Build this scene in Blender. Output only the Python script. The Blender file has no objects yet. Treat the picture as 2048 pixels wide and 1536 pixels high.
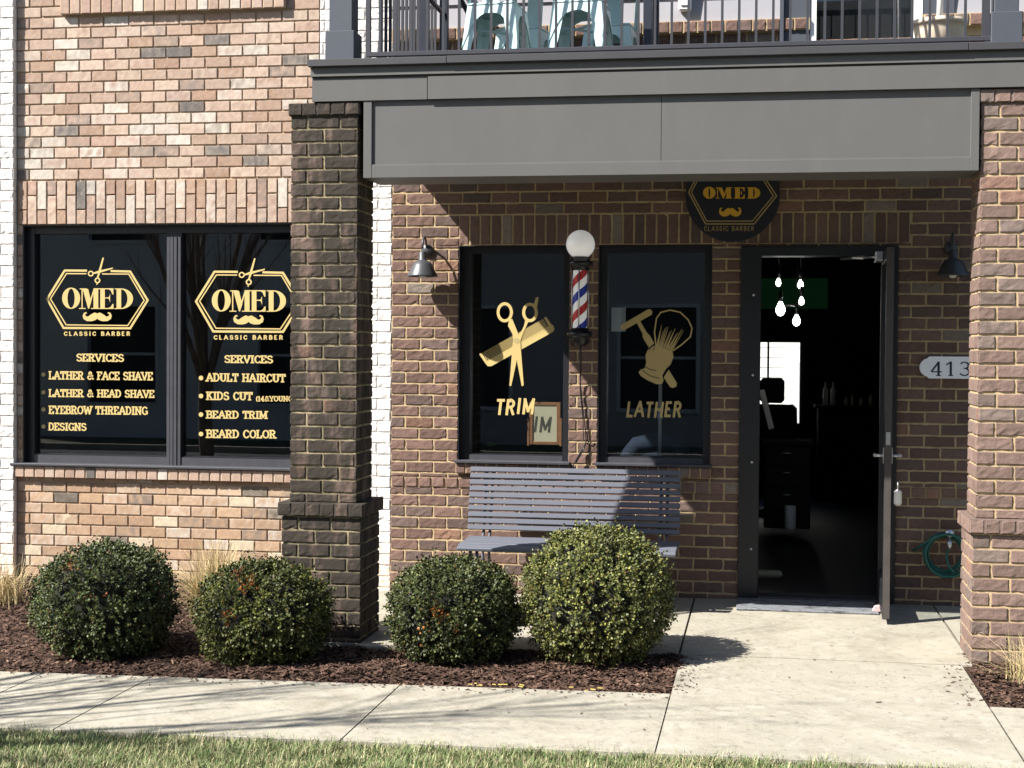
import bpy, math, random
from mathutils import Vector, Matrix, noise
R = math.radians
random.seed(7)
rnd = random.random
def U(a, b): return a + (b-a)*random.random()

# ------------------------------------------------------------------ camera
FPX = 3000.0                                  # focal length in pixels of a 2048 wide frame
CAM = Vector((0, -10.478, 1.711))
yaw, pitch, roll = R(9.43), R(1.3), R(0.4)
FW = Vector((-math.sin(yaw)*math.cos(pitch), math.cos(yaw)*math.cos(pitch), -math.sin(pitch)))
r0 = Vector((math.cos(yaw), math.sin(yaw), 0)); u0 = r0.cross(FW)
RT = r0*math.cos(roll) + u0*math.sin(roll); UP = u0*math.cos(roll) - r0*math.sin(roll)
sc = bpy.context.scene
cam_data = bpy.data.cameras.new('camera'); cam = bpy.data.objects.new('camera', cam_data)
sc.collection.objects.link(cam)
cam_data.sensor_width = 36; cam_data.lens = FPX/2048*36; cam_data.clip_end = 500; cam_data.clip_start = .05
cam.matrix_world = Matrix(((RT.x, UP.x, -FW.x, CAM.x), (RT.y, UP.y, -FW.y, CAM.y), (RT.z, UP.z, -FW.z, CAM.z), (0, 0, 0, 1)))
sc.camera = cam

# ------------------------------------------------------------------ sky, sun, exposure
SUN = Vector((-1.43, -1.0, 1.69)).normalized()          # towards the sun
world = bpy.data.worlds.new('World'); sc.world = world; world.use_nodes = True
wn = world.node_tree.nodes; wl = world.node_tree.links
sky = wn.new('ShaderNodeTexSky'); sky.sky_type = 'NISHITA'; sky.sun_disc = False
sky.sun_elevation = math.asin(SUN.z); sky.sun_rotation = math.atan2(SUN.x, SUN.y)
bgn = wn['Background']; bgn.inputs['Strength'].default_value = 0.062
wl.new(sky.outputs[0], bgn.inputs['Color'])
sd = bpy.data.lights.new('sun', 'SUN'); sd.energy = 4.6; sd.angle = R(0.5); sd.color = (1, .96, .905)
so = bpy.data.objects.new('sun', sd); sc.collection.objects.link(so)
so.rotation_euler = SUN.to_track_quat('Z', 'Y').to_euler(); so.location = SUN*40
sc.view_settings.view_transform = 'Standard'; sc.view_settings.look = 'None'
sc.view_settings.gamma = 1; sc.view_settings.exposure = 1.5
sc.view_settings.use_curve_mapping = False

# ------------------------------------------------------------------ helpers
def ray(px, py): return FW + RT*((px-1024)/FPX) - UP*((py-768)/FPX)
def W(px, py, y=0.0):                         # where that sight line meets the real plane at depth y
    d = ray(px, py); return CAM + d*((y-CAM.y)/d.y)
def GP(px, py, z=0.0):
    d = ray(px, py); return CAM + d*((z-CAM.z)/d.z)
def zg(x): return .011*min(0.0, x)            # the ground falls gently to the left

OFF = {}
def link(o): sc.collection.objects.link(o)
def tag(o, label=None, cat=None, group=None, kind=None):
    if label: o['label'] = label
    if cat: o['category'] = cat
    if group: o['group'] = group
    if kind: o['kind'] = kind
    return o
def thing(name, label, cat, loc=(0, 0, 0), group=None):
    o = bpy.data.objects.new(name, None); link(o); o.location = loc; o.empty_display_size = .1
    OFF[o.name] = Vector(loc)
    return tag(o, label, cat, group)
def copy_tree(o, parent=None):
    c = o.copy(); link(c)
    if parent: c.parent = parent
    for ch in [k for k in bpy.data.objects if k.parent == o]: copy_tree(ch, c)
    return c

class MB:
    def __init__(s): s.v = []; s.f = []; s.m = []; s.c = []; s.sm = []
    def add(s, vs, fs, m=0, c=(1, 1, 1), sm=False):
        b = len(s.v); s.v.extend([tuple(q) for q in vs])
        for f in fs:
            s.f.append(tuple(b+i for i in f)); s.m.append(m); s.c.append(c); s.sm.append(sm)
    def box(s, x0, x1, y0, y1, z0, z1, m=0, c=(1, 1, 1), bev=0.0):
        if bev <= 0:
            vs = [(x, y, z) for x in (x0, x1) for y in (y0, y1) for z in (z0, z1)]
            s.add(vs, [(0, 1, 3, 2), (4, 6, 7, 5), (0, 4, 5, 1), (2, 3, 7, 6), (0, 2, 6, 4), (1, 5, 7, 3)], m, c)
        else:
            s.obox(((x0+x1)/2, (y0+y1)/2, (z0+z1)/2), (x1-x0, y1-y0, z1-z0), None, m, c, bev)
    def obox(s, ctr, size, rot=None, m=0, c=(1, 1, 1), bev=.002):
        hx, hy, hz = [k/2 for k in size]; b = min(bev, hx*.9, hy*.9, hz*.9)
        vs = []; idx = {}
        for sx in (-1, 1):
            for sy in (-1, 1):
                for sz in (-1, 1):
                    for k, (dx, dy, dz) in enumerate(((0, b, b), (b, 0, b), (b, b, 0))):
                        idx[(sx, sy, sz, k)] = len(vs); vs.append(Vector((sx*(hx-dx), sy*(hy-dy), sz*(hz-dz))))
        fs = []
        for sg in (-1, 1):
            fs.append([idx[(sg, a, d, 0)] for a, d in ((-1, -1), (1, -1), (1, 1), (-1, 1))][::sg])
            fs.append([idx[(a, sg, d, 1)] for a, d in ((-1, -1), (-1, 1), (1, 1), (1, -1))][::sg])
            fs.append([idx[(a, d, sg, 2)] for a, d in ((-1, -1), (1, -1), (1, 1), (-1, 1))][::sg])
        for a in (-1, 1):
            for d in (-1, 1):
                fs.append([idx[(a, d, -1, 0)], idx[(a, d, -1, 1)], idx[(a, d, 1, 1)], idx[(a, d, 1, 0)]])
                fs.append([idx[(a, -1, d, 0)], idx[(a, -1, d, 2)], idx[(a, 1, d, 2)], idx[(a, 1, d, 0)]])
                fs.append([idx[(-1, a, d, 1)], idx[(-1, a, d, 2)], idx[(1, a, d, 2)], idx[(1, a, d, 1)]])
                for e in (-1, 1): fs.append([idx[(a, d, e, 0)], idx[(a, d, e, 1)], idx[(a, d, e, 2)]])
        M = rot if rot is not None else Matrix.Identity(3)
        s.add([M @ q + Vector(ctr) for q in vs], fs, m, c)
    def tube(s, pts, r, n=8, m=0, c=(1, 1, 1), caps=True):
        pts = [Vector(p) for p in pts]; rs = r if isinstance(r, (list, tuple)) else [r]*len(pts)
        up = Vector((.13, .22, .97)); b = len(s.v); prev = None
        for i, p in enumerate(pts):
            t = (pts[min(i+1, len(pts)-1)] - pts[max(i-1, 0)]).normalized()
            if prev is None: a = t.cross(up if abs(t.dot(up)) < .95 else Vector((1, 0, 0))).normalized()
            else: a = (prev - t*prev.dot(t)).normalized()
            prev = a; d = t.cross(a)
            for k in range(n):
                w = 2*math.pi*k/n; s.v.append(tuple(p + (a*math.cos(w)+d*math.sin(w))*rs[i]))
        for i in range(len(pts)-1):
            for k in range(n):
                s.f.append((b+i*n+k, b+i*n+(k+1) % n, b+(i+1)*n+(k+1) % n, b+(i+1)*n+k)); s.m.append(m); s.c.append(c); s.sm.append(True)
        if caps:
            for q in (tuple(b+k for k in range(n))[::-1], tuple(b+(len(pts)-1)*n+k for k in range(n))):
                s.f.append(q); s.m.append(m); s.c.append(c); s.sm.append(False)
    def lathe(s, prof, ctr, n=28, m=0, c=(1, 1, 1), sm=True, axis='z'):
        b = len(s.v); cx, cy, cz = ctr
        for r, h in prof:
            for k in range(n):
                w = 2*math.pi*k/n
                if axis == 'z': s.v.append((cx+r*math.cos(w), cy+r*math.sin(w), cz+h))
                else: s.v.append((cx+r*math.cos(w), cy-h, cz+r*math.sin(w)))
        for i in range(len(prof)-1):
            for k in range(n):
                s.f.append((b+i*n+k, b+i*n+(k+1) % n, b+(i+1)*n+(k+1) % n, b+(i+1)*n+k)); s.m.append(m); s.c.append(c); s.sm.append(sm)
    def build(s, name, mats, parent=None, origin=None, label=None, kind=None):
        off = OFF[parent.name] if parent else Vector(origin or (0, 0, 0))
        me = bpy.data.meshes.new(name)
        me.from_pydata([(x-off.x, y-off.y, z-off.z) for x, y, z in s.v], [], s.f)
        if not isinstance(mats, (list, tuple)): mats = [mats]
        for q in mats: me.materials.append(q)
        me.polygons.foreach_set('material_index', s.m); me.polygons.foreach_set('use_smooth', s.sm)
        at = me.color_attributes.new('Col', 'FLOAT_COLOR', 'CORNER'); buf = []
        for f, c in zip(s.f, s.c):
            if isinstance(c[0], tuple):
                for q in c: buf.extend((q[0], q[1], q[2], 1.0))
            else: buf.extend((c[0], c[1], c[2], 1.0)*len(f))
        at.data.foreach_set('color', buf); me.update()
        o = bpy.data.objects.new(name, me); link(o)
        if parent: o.parent = parent
        else: o.location = off
        OFF[o.name] = off
        if label: o['label'] = label
        if kind: o['kind'] = kind
        return o

# ------------------------------------------------------------------ materials
MATS = {}
def mat(name, base=(.5, .5, .5), rough=.6, metal=0, var=.15, vs=8.0, bump=0.0, bs=60.0, usecol=False, spec=.5,
        emit=None, es=0, stain=None, stain_s=3.0, stain_lo=.5, stain_hi=.7, stretch=(1, 1, 1), bump2=0, bs2=10):
    m = bpy.data.materials.new(name); m.use_nodes = True; MATS[name] = m
    n = m.node_tree.nodes; l = m.node_tree.links; p = n['Principled BSDF']
    p.inputs['Roughness'].default_value = rough; p.inputs['Metallic'].default_value = metal
    p.inputs['Specular IOR Level'].default_value = spec
    tc = n.new('ShaderNodeTexCoord'); mp = n.new('ShaderNodeMapping'); l.new(tc.outputs['Object'], mp.inputs[0]); mp.inputs['Scale'].default_value = stretch
    if usecol:
        a = n.new('ShaderNodeAttribute'); a.attribute_name = 'Col'; colout = a.outputs['Color']
    else:
        a = n.new('ShaderNodeRGB'); a.outputs[0].default_value = (*base, 1); colout = a.outputs[0]
    if var > 0:
        nz = n.new('ShaderNodeTexNoise'); nz.inputs['Scale'].default_value = vs; nz.inputs['Detail'].default_value = 6; nz.inputs['Roughness'].default_value = .65
        l.new(mp.outputs[0], nz.inputs['Vector'])
        mr = n.new('ShaderNodeMapRange'); mr.inputs['From Min'].default_value = .25; mr.inputs['From Max'].default_value = .75
        mr.inputs['To Min'].default_value = 1-var; mr.inputs['To Max'].default_value = 1+var
        l.new(nz.outputs['Fac'], mr.inputs['Value'])
        mx = n.new('ShaderNodeVectorMath'); mx.operation = 'SCALE'; l.new(colout, mx.inputs[0]); l.new(mr.outputs[0], mx.inputs['Scale']); colout = mx.outputs[0]
    if stain:
        for (col, sca, lo, hi, amt, strc) in stain:
            m2 = n.new('ShaderNodeMapping'); l.new(tc.outputs['Object'], m2.inputs[0]); m2.inputs['Scale'].default_value = strc
            nz = n.new('ShaderNodeTexNoise'); nz.inputs['Scale'].default_value = sca; nz.inputs['Detail'].default_value = 5; nz.inputs['Roughness'].default_value = .6
            l.new(m2.outputs[0], nz.inputs['Vector'])
            mr = n.new('ShaderNodeMapRange'); mr.inputs['From Min'].default_value = lo; mr.inputs['From Max'].default_value = hi; mr.inputs['To Max'].default_value = amt
            l.new(nz.outputs['Fac'], mr.inputs['Value'])
            mi = n.new('ShaderNodeMix'); mi.data_type = 'RGBA'; l.new(mr.outputs[0], mi.inputs['Factor']); l.new(colout, mi.inputs['A']); mi.inputs['B'].default_value = (*col, 1)
            colout = mi.outputs['Result']
    l.new(colout, p.inputs['Base Color'])
    if bump > 0:
        nb = n.new('ShaderNodeTexNoise'); nb.inputs['Scale'].default_value = bs; nb.inputs['Detail'].default_value = 5
        l.new(mp.outputs[0], nb.inputs['Vector'])
        bp = n.new('ShaderNodeBump'); bp.inputs['Strength'].default_value = 1; bp.inputs['Distance'].default_value = bump
        l.new(nb.outputs['Fac'], bp.inputs['Height'])
        if bump2 > 0:
            nc = n.new('ShaderNodeTexNoise'); nc.inputs['Scale'].default_value = bs2; nc.inputs['Detail'].default_value = 3; l.new(mp.outputs[0], nc.inputs['Vector'])
            b2 = n.new('ShaderNodeBump'); b2.inputs['Distance'].default_value = bump2; l.new(nc.outputs['Fac'], b2.inputs['Height']); l.new(bp.outputs[0], b2.inputs['Normal']); l.new(b2.outputs[0], p.inputs['Normal'])
        else: l.new(bp.outputs[0], p.inputs['Normal'])
    if emit: p.inputs['Emission Color'].default_value = (*emit, 1); p.inputs['Emission Strength'].default_value = es
    return m
def glass_mat(name, tint=(.75, .78, .78), refl=1.0, f0=.055):
    m = bpy.data.materials.new(name); m.use_nodes = True; n = m.node_tree.nodes; l = m.node_tree.links; n.clear()
    o = n.new('ShaderNodeOutputMaterial'); mx = n.new('ShaderNodeMixShader'); tr = n.new('ShaderNodeBsdfTransparent'); gl = n.new('ShaderNodeBsdfGlossy')
    tr.inputs[0].default_value = (*tint, 1); gl.inputs['Roughness'].default_value = .0; gl.inputs[0].default_value = (refl, refl, refl, 1)
    lw = n.new('ShaderNodeLayerWeight'); lw.inputs['Blend'].default_value = .5            # symmetric Schlick: the same from both sides
    pw = n.new('ShaderNodeMath'); pw.operation = 'POWER'; pw.inputs[1].default_value = 5; l.new(lw.outputs['Facing'], pw.inputs[0])
    fr = n.new('ShaderNodeMath'); fr.operation = 'MULTIPLY_ADD'; fr.inputs[1].default_value = 1-f0; fr.inputs[2].default_value = f0; l.new(pw.outputs[0], fr.inputs[0])
    tc = n.new('ShaderNodeTexCoord'); nz = n.new('ShaderNodeTexNoise'); nz.inputs['Scale'].default_value = 1.1; nz.inputs['Detail'].default_value = 0; l.new(tc.outputs['Object'], nz.inputs['Vector'])
    bp = n.new('ShaderNodeBump'); bp.inputs['Distance'].default_value = .0008; l.new(nz.outputs['Fac'], bp.inputs['Height'])
    l.new(bp.outputs[0], gl.inputs['Normal'])
    l.new(fr.outputs[0], mx.inputs[0]); l.new(tr.outputs[0], mx.inputs[1]); l.new(gl.outputs[0], mx.inputs[2]); l.new(mx.outputs[0], o.inputs[0])
    return m

M_pink = mat('pink_brick', usecol=True, rough=.85, var=.2, vs=26, bump=.0012, bs=120, spec=.25,
             stain=[((.50, .44, .38), 30, .60, .74, .45, (1, 1, 1.2)), ((.17, .145, .13), 40, .62, .76, .4, (1.6, 1, .6))])
M_pinkmortar = mat('tan_mortar', (.40, .30, .205), .95, var=.15, vs=20, bump=.001, bs=200, spec=.1)
M_brown = mat('brown_brick', usecol=True, rough=.88, var=.2, vs=30, bump=.0022, bs=70, spec=.2, bump2=.003, bs2=26,
              stain=[((.40, .34, .27), 24, .70, .82, .6, (1, 1, 1))])
M_brownmortar = mat('yellow_mortar', (.44, .335, .195), .95, var=.18, vs=18, bump=.0015, bs=160, spec=.1)
M_stain = mat('stained_brown_brick', usecol=True, rough=.9, var=.25, vs=30, bump=.0022, bs=70, spec=.15, bump2=.003, bs2=26,
              stain=[((.034, .030, .024), 3.0, .27, .50, .93, (2.6, 2.6, .6)), ((.28, .26, .22), 46, .69, .76, .7, (1, 1, 1))])
M_stainmortar = mat('stained_mortar', (.34, .28, .17), .95, var=.25, vs=14, bump=.0015, bs=160, spec=.1,
                    stain=[((.06, .05, .035), 3.2, .38, .60, .62, (2.2, 2.2, .75))])
M_white = mat('white_painted_brick', usecol=True, rough=.7, var=.05, vs=20, bump=.0025, bs=50, spec=.3, bump2=.006, bs2=20)
M_whitemortar = mat('white_painted_mortar', (.56, .53, .50), .9, var=.05, vs=20, bump=.001, bs=150, spec=.2)
M_frame = mat('dark_bronze_metal', (.010, .0105, .013), .42, metal=.0, var=.12, vs=12, bump=.0002, bs=200, spec=.45)
M_sillm = mat('grey_sill_and_sunlit_metal', (.056, .057, .065), .4, metal=.15, var=.15, vs=15, spec=.5)  # sills, and frame parts made paler where the sun strikes them
M_fascia = mat('grey_painted_panel', (.098, .097, .093), .62, var=.055, vs=3.5, bump=.0005, bs=260, spec=.3, stretch=(1, 1, .55),
               stain=[((.086, .085, .082), 2.2, .5, .72, .45, (1.6, 1, .4)), ((.125, .123, .118), 5, .60, .74, .35, (1.2, 1, .35))])
M_cap = mat('dark_grey_flashing', (.046, .046, .049), .5, var=.08, vs=6, spec=.4)
M_post = mat('slate_grey_paint', (.060, .067, .082), .55, var=.06, vs=6, spec=.35)
M_rail = mat('dark_railing_paint', (.04, .041, .048), .45, var=.1, vs=20, spec=.4)
M_siding = mat('white_siding_paint', (.29, .285, .305), .6, var=.04, vs=5, bump=.0004, bs=(90), spec=.3)
M_conc = mat('concrete', (.300, .277, .222), .92, var=.17, vs=1.7, bump=.0022, bs=120, spec=.15, bump2=.004, bs2=14,
             stain=[((.165, .145, .105), 2.1, .50, .72, .55, (1, 1, 1)), ((.36, .335, .285), 9, .52, .68, .6, (1, .8, 1)), ((.155, .138, .105), 19, .54, .70, .55, (1, .8, 1)), ((.37, .345, .29), 44, .58, .70, .6, (1, .7, 1)), ((.12, .105, .08), 85, .60, .72, .55, (1, .8, 1))])
M_joint = mat('dark_joint', (.05, .043, .034), .95, var=.2, vs=30)
M_mulch = mat('mulch_soil', (.045, .027, .02), .95, var=.45, vs=22, bump=.02, bs=38, spec=.15)
M_chip = mat('mulch_chip', usecol=True, rough=.9, var=.2, vs=60, spec=.15)
M_grassblade = mat('grass_blade', usecol=True, rough=.6, var=.0, spec=.3)
M_soil = mat('lawn_soil', (.075, .075, .03), .95, var=.4, vs=30, bump=.01, bs=60)
M_leaf = mat('boxwood_leaf', usecol=True, rough=.50, var=.0, spec=.30)
M_core = mat('shade_core_and_twig', (.010, .011, .006), .95, var=.3, vs=40)  # near-black, for the deep shade between the leaves and for the stems
M_straw = mat('dry_grass', usecol=True, rough=.7, var=0, spec=.25)
M_gold = mat('gold_vinyl', (.50, .38, .155), .5, var=.05, vs=6, spec=.3)
M_goldline = mat('gold_sign_paint', (.66, .37, .04), .45, var=.06, vs=10, spec=.3)
M_paleline = mat('pale_gold_line', (.40, .29, .13), .5, var=.06, vs=10, spec=.3)
M_grayvinyl = mat('grey_vinyl', (.20, .20, .18), .5, var=.05)
M_glass = glass_mat('window_glass', (.82, .85, .86))
M_black = mat('black_plastic', (.010, .010, .012), .28, var=.1, spec=.5)
M_signblk = mat('black_sign_board', (.016, .019, .024), .6, var=.12, vs=8, spec=.3)
M_wht = mat('white_paint', (.78, .77, .75), .4, var=.03, spec=.4)
M_lit = mat('backlit_white_stripe', (.80, .79, .77), .3, var=.03, spec=.5, emit=(1, .98, .95), es=.06)
M_redp = mat('red_stripe', (.60, .02, .02), .35, var=.04)
M_blue = mat('blue_stripe', (.012, .04, .42), .35, var=.04)
M_globe = mat('milk_glass', (.90, .89, .86), .12, var=.02, spec=.6, emit=(1, .98, .94), es=.10)
M_chrome = mat('bare_metal', (.55, .55, .56), .3, metal=.9, var=.1)
M_bench = mat('bench_grey_plastic', (.102, .109, .133), .55, var=.10, vs=5, bump=.0005, bs=120, spec=.35, stretch=(.3, 3, 3))
M_benchm = mat('bench_frame_metal', (.09, .09, .11), .5, var=.1, spec=.4)
M_lamp = mat('lamp_enamel', (.045, .048, .054), .42, var=.08, spec=.5)
M_lampin = mat('lamp_inside', (.6, .58, .55), .5, var=.05)
M_mint = mat('mint_metal', (.52, .72, .71), .34, var=.05, vs=9, spec=.5)
M_tblk = mat('black_table_metal', (.022, .026, .038), .4, var=.1)
M_pot = mat('cream_pot', (.62, .52, .40), .7, var=.06, vs=9)
M_hose = mat('green_hose', (.012, .105, .082), .4, var=.12, vs=30)
M_plaque = mat('white_plaque', (.90, .92, .95), .4, var=.03)
M_navy = mat('navy_numerals', (.02, .02, .06), .4, var=.05)
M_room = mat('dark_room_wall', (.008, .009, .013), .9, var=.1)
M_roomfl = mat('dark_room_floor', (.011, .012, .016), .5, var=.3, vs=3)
M_tv = mat('green_panel', (.010, .10, .028), .5, var=.1, emit=(.01, .12, .03), es=.015)
M_wood = mat('brown_wood', (.30, .13, .05), .55, var=.25, vs=12, stretch=(1, 1, 6))
M_card = mat('cream_card', (.60, .52, .34), .8, var=.04)
M_bulb = mat('lit_bulb', (1, 1, 1), .2, var=0, emit=(1, .97, .92), es=5)
M_leather = mat('black_leather', (.0035, .0035, .0045), .8, var=.1)
M_bluefab = mat('blue_fabric', (.02, .028, .05), .9, var=.15, vs=30)
M_roof = mat('roof_shingle', (.07, .065, .06), .9, var=.2, vs=30)
M_asph = mat('asphalt', (.055, .055, .056), .9, var=.2, vs=30, bump=.002, bs=200)
M_ground = mat('bare_ground', (.10, .10, .05), .95, var=.3, vs=4)
M_bark = mat('bark', (.16, .13, .11), .9, var=.2, vs=18)
M_thresh = mat('worn_threshold', (.15, .158, .17), .8, metal=.0, var=.3, vs=60, bump=.002, bs=90, stain=[((.03, .03, .033), 30, .52, .62, .85, (.5, 1, 1))])
M_dooredge = mat('door_edge_bronze', (.055, .048, .044), .5, var=.2, vs=14, spec=.4)
M_pinkstop = mat('pink_rubber', (.55, .36, .36), .7, var=.05)
M_houseA = mat('facing_siding', (.55, .56, .58), .7, var=.06, vs=4)
M_houseB = mat('facing_brick', (.36, .34, .33), .9, var=.15, vs=20)
M_plant = mat('plant_leaf', (.05, .16, .03), .4, var=.2, vs=10)

# ------------------------------------------------------------------ bricks
def pal_pink(z):
    r = rnd(); j = U(.90, 1.10)
    if r < .60: c = (.352, .252, .194)
    elif r < .76: c = (.41, .315, .25)
    elif r < .87: c = (.475, .42, .36)
    elif r < .92: c = (.112, .100, .093)
    else: c = (.315, .215, .165)
    if z < .95: c = (c[0]*1.02, c[1]*.95, c[2]*.78)
    return (c[0]*j*U(.975, 1.025), c[1]*j, c[2]*j*U(.97, 1.03))
def pal_brown(z):
    r = rnd(); j = U(.80, 1.18)
    if r < .70: c = (.146, .092, .074)
    elif r < .92: c = (.122, .085, .073)
    elif r < .95: c = (.185, .108, .075)
    else: c = (.175, .145, .12)
    return tuple(k*j for k in c)
def pal_pillar(z):
    r = rnd(); j = U(.84, 1.16)
    c = (.172, .118, .097) if r < .8 else ((.155, .117, .10) if r < .96 else (.20, .12, .09))
    return tuple(k*j for k in c)
def pal_white(z):
    j = U(.94, 1.05)
    if z < .42: 
        t = min(1, (.42-z)/.3); return (.78*j, (.76-.16*t)*j, (.74-.26*t)*j)
    return (.70*j, .665*j, .63*j)

def rsub(rects, h):
    out = []
    for (a, b, c, d) in rects:
        if h[0] >= b or h[1] <= a or h[2] >= d or h[3] <= c: out.append((a, b, c, d)); continue
        if h[2] > c: out.append((a, b, c, h[2]))
        if h[3] < d: out.append((a, b, h[3], d))
        lo, hi = max(c, h[2]), min(d, h[3])
        if h[0] > a: out.append((a, h[0], lo, hi))
        if h[1] < b: out.append((h[1], b, lo, hi))
    return out
def one_brick(mb, mapf, u0, u1, z0, z1, col, dep=0.0, rough=.0, bev=.003, jit=.0012, m=0):
    j = lambda: U(-jit, jit)
    d0 = dep + U(-.0012, .0016)
    c4 = [(u0+j(), z0+j()), (u1+j(), z0+j()), (u1+j(), z1+j()), (u0+j(), z1+j())]
    um, zm = (u0+u1)/2, (z0+z1)/2
    inn = [(u+(bev if u < um else -bev), z+(bev if z < zm else -bev)) for u, z in c4]
    if rough <= 0:
        vs = [mapf(u, z, d0-.03) for u, z in c4] + [mapf(u, z, d0-bev*.9) for u, z in c4] + [mapf(u, z, d0) for u, z in inn]
        fs = [(8, 9, 10, 11)]
        for k in range(4):
            q = (k+1) % 4; fs += [(k, q, 4+q, 4+k), (4+k, 4+q, 8+q, 8+k)]
        mb.add(vs, fs, m, col)
    else:
        nx = max(2, min(7, int(round((u1-u0)/.030)))); nz = 3 if z1-z0 < .1 else 6
        us = [u0, u0+bev*1.3] + [u0+(u1-u0)*i/nx+U(-.006, .006) for i in range(1, nx)] + [u1-bev*1.3, u1]; zs_ = [z0, z0+bev*1.3] + [z0+(z1-z0)*k/nz for k in range(1, nz)] + [z1-bev*1.3, z1]
        nx, nz = len(us)-1, len(zs_)-1
        vs = []; gi = lambda i, k: k*(nx+1)+i; sd = Vector((U(0, 99), U(0, 99), 0))
        chip = [(U(u0, u1), rnd() < .5, U(.010, .028)) for _ in range(rnd() < .45)]
        for k in range(nz+1):
            for i in range(nx+1):
                ed = (i in (0, nx)) or (k in (0, nz)); u, z = us[i], zs_[k]
                h = noise.noise(sd+Vector((u*28, z*30, 0)))*rough*1.5 + (0 if ed else U(-rough, rough)*.45)
                for (cu, top, cr) in chip:
                    q = math.hypot(u-cu, z-(z1 if top else z0)); h -= .006*max(0, 1-q/cr)
                vs.append(mapf(u+(j()*1.3 if ed else 0), z+(j()*1.3 if ed else U(-.004, .004) if 1 < k < nz-1 else 0), d0 + h - (bev*.9 if ed else 0)))
        fs = [(gi(i, k), gi(i+1, k), gi(i+1, k+1), gi(i, k+1)) for k in range(nz) for i in range(nx)]
        ring = [gi(i, 0) for i in range(nx)]+[gi(nx, k) for k in range(nz)]+[gi(i, nz) for i in range(nx, 0, -1)]+[gi(0, k) for k in range(nz, 0, -1)]
        b = len(vs); n = len(ring)
        for rr in ring:
            k, i = divmod(rr, nx+1)
            vs.append(mapf(us[i]+j(), zs_[k]+j(), d0-.03))
        for k in range(n):
            q = (k+1) % n; fs.append((b+k, b+q, ring[q], ring[k]))
        mb.add(vs, fs, m, col)
def mottled(mb, mapf, u0, u1, z0, z1, col, dep=0.0, jit=.0015, m=0):
    # a tumbled brick: its clay colour blends into a second tone in patches, often paler at the arrises
    long_u = (u1-u0) >= (z1-z0)
    nx = max(2, min(9, int((u1-u0)/.021))); nz = max(2, min(9, int((z1-z0)/.021)))
    lum = sum(col)/3
    if lum > .40: g = U(.55, .9); alt = tuple(k*g for k in (.40, .345, .285)); amt = U(.15, .85)
    elif lum < .19: g = U(.8, 1.2); alt = tuple(k*g for k in (.34, .28, .225)); amt = U(.1, .6)
    else:
        r = rnd(); g = U(.9, 1.1); alt = tuple(k*g for k in ((.46, .36, .28) if r < .45 else (.30, .195, .13) if r < .75 else (.50, .45, .39) if r < .9 else (.16, .135, .12))); amt = U(.2, .95)
    seed = Vector((U(0, 99), U(0, 99), 0)); bev = .0025; d0 = dep+U(-.0015, .002); tu, tz = U(-.0012, .0012), U(-.001, .001)
    us = [u0, u0+bev] + [u0+(u1-u0)*i/nx for i in range(1, nx)] + [u1-bev, u1]; zs_ = [z0, z0+bev] + [z0+(z1-z0)*k/nz for k in range(1, nz)] + [z1-bev, z1]
    nx, nz = len(us)-1, len(zs_)-1
    vs = []; cs = []
    for k in range(nz+1):
        for i in range(nx+1):
            ed = i in (0, nx) or k in (0, nz); near = i in (1, nx-1) or k in (1, nz-1)
            u, z = us[i], zs_[k]
            cu, cz = (u-u0, z-z0) if long_u else (z-z0, u-u0)
            t = .5+noise.noise(seed+Vector((cu*26, cz*14, 0)))*1.1+noise.noise(seed+Vector((cu*70, cz*25, 4)))*.6
            if (ed or near) and lum < .3: t += .30
            t = max(0, min(1, t))*amt; cs.append(tuple(a+(b-a)*t for a, b in zip(col, alt)))
            vs.append(mapf(u+(U(-.001, .001) if ed else 0), z+(U(-.0012, .0012) if ed else 0), d0-(.0025 if ed else 0)+tu*(i/nx-.5)*2+tz*(k/nz-.5)*2+(0 if ed else U(-.0004, .0004))))
    gi = lambda i, k: k*(nx+1)+i
    b = len(mb.v); mb.v.extend(tuple(q) for q in vs)
    def face(f, cc): mb.f.append(tuple(b+q for q in f)); mb.m.append(m); mb.c.append(tuple(cc)); mb.sm.append(False)
    for k in range(nz):
        for i in range(nx):
            f = (gi(i, k), gi(i+1, k), gi(i+1, k+1), gi(i, k+1)); face(f, [cs[q] for q in f])
    ring = [gi(i, 0) for i in range(nx)]+[gi(nx, k) for k in range(nz)]+[gi(i, nz) for i in range(nx, 0, -1)]+[gi(0, k) for k in range(nz, 0, -1)]
    o = len(vs); n = len(ring)
    for rr in ring:
        k, i = divmod(rr, nx+1); mb.v.append(tuple(mapf(us[i]+U(-.001, .001), zs_[k]+U(-.001, .001), d0-.03)))
    for k in range(n):
        q = (k+1) % n; face((o+k, o+q, ring[q], ring[k]), [cs[ring[k]], cs[ring[q]], cs[ring[q]], cs[ring[k]]])
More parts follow.
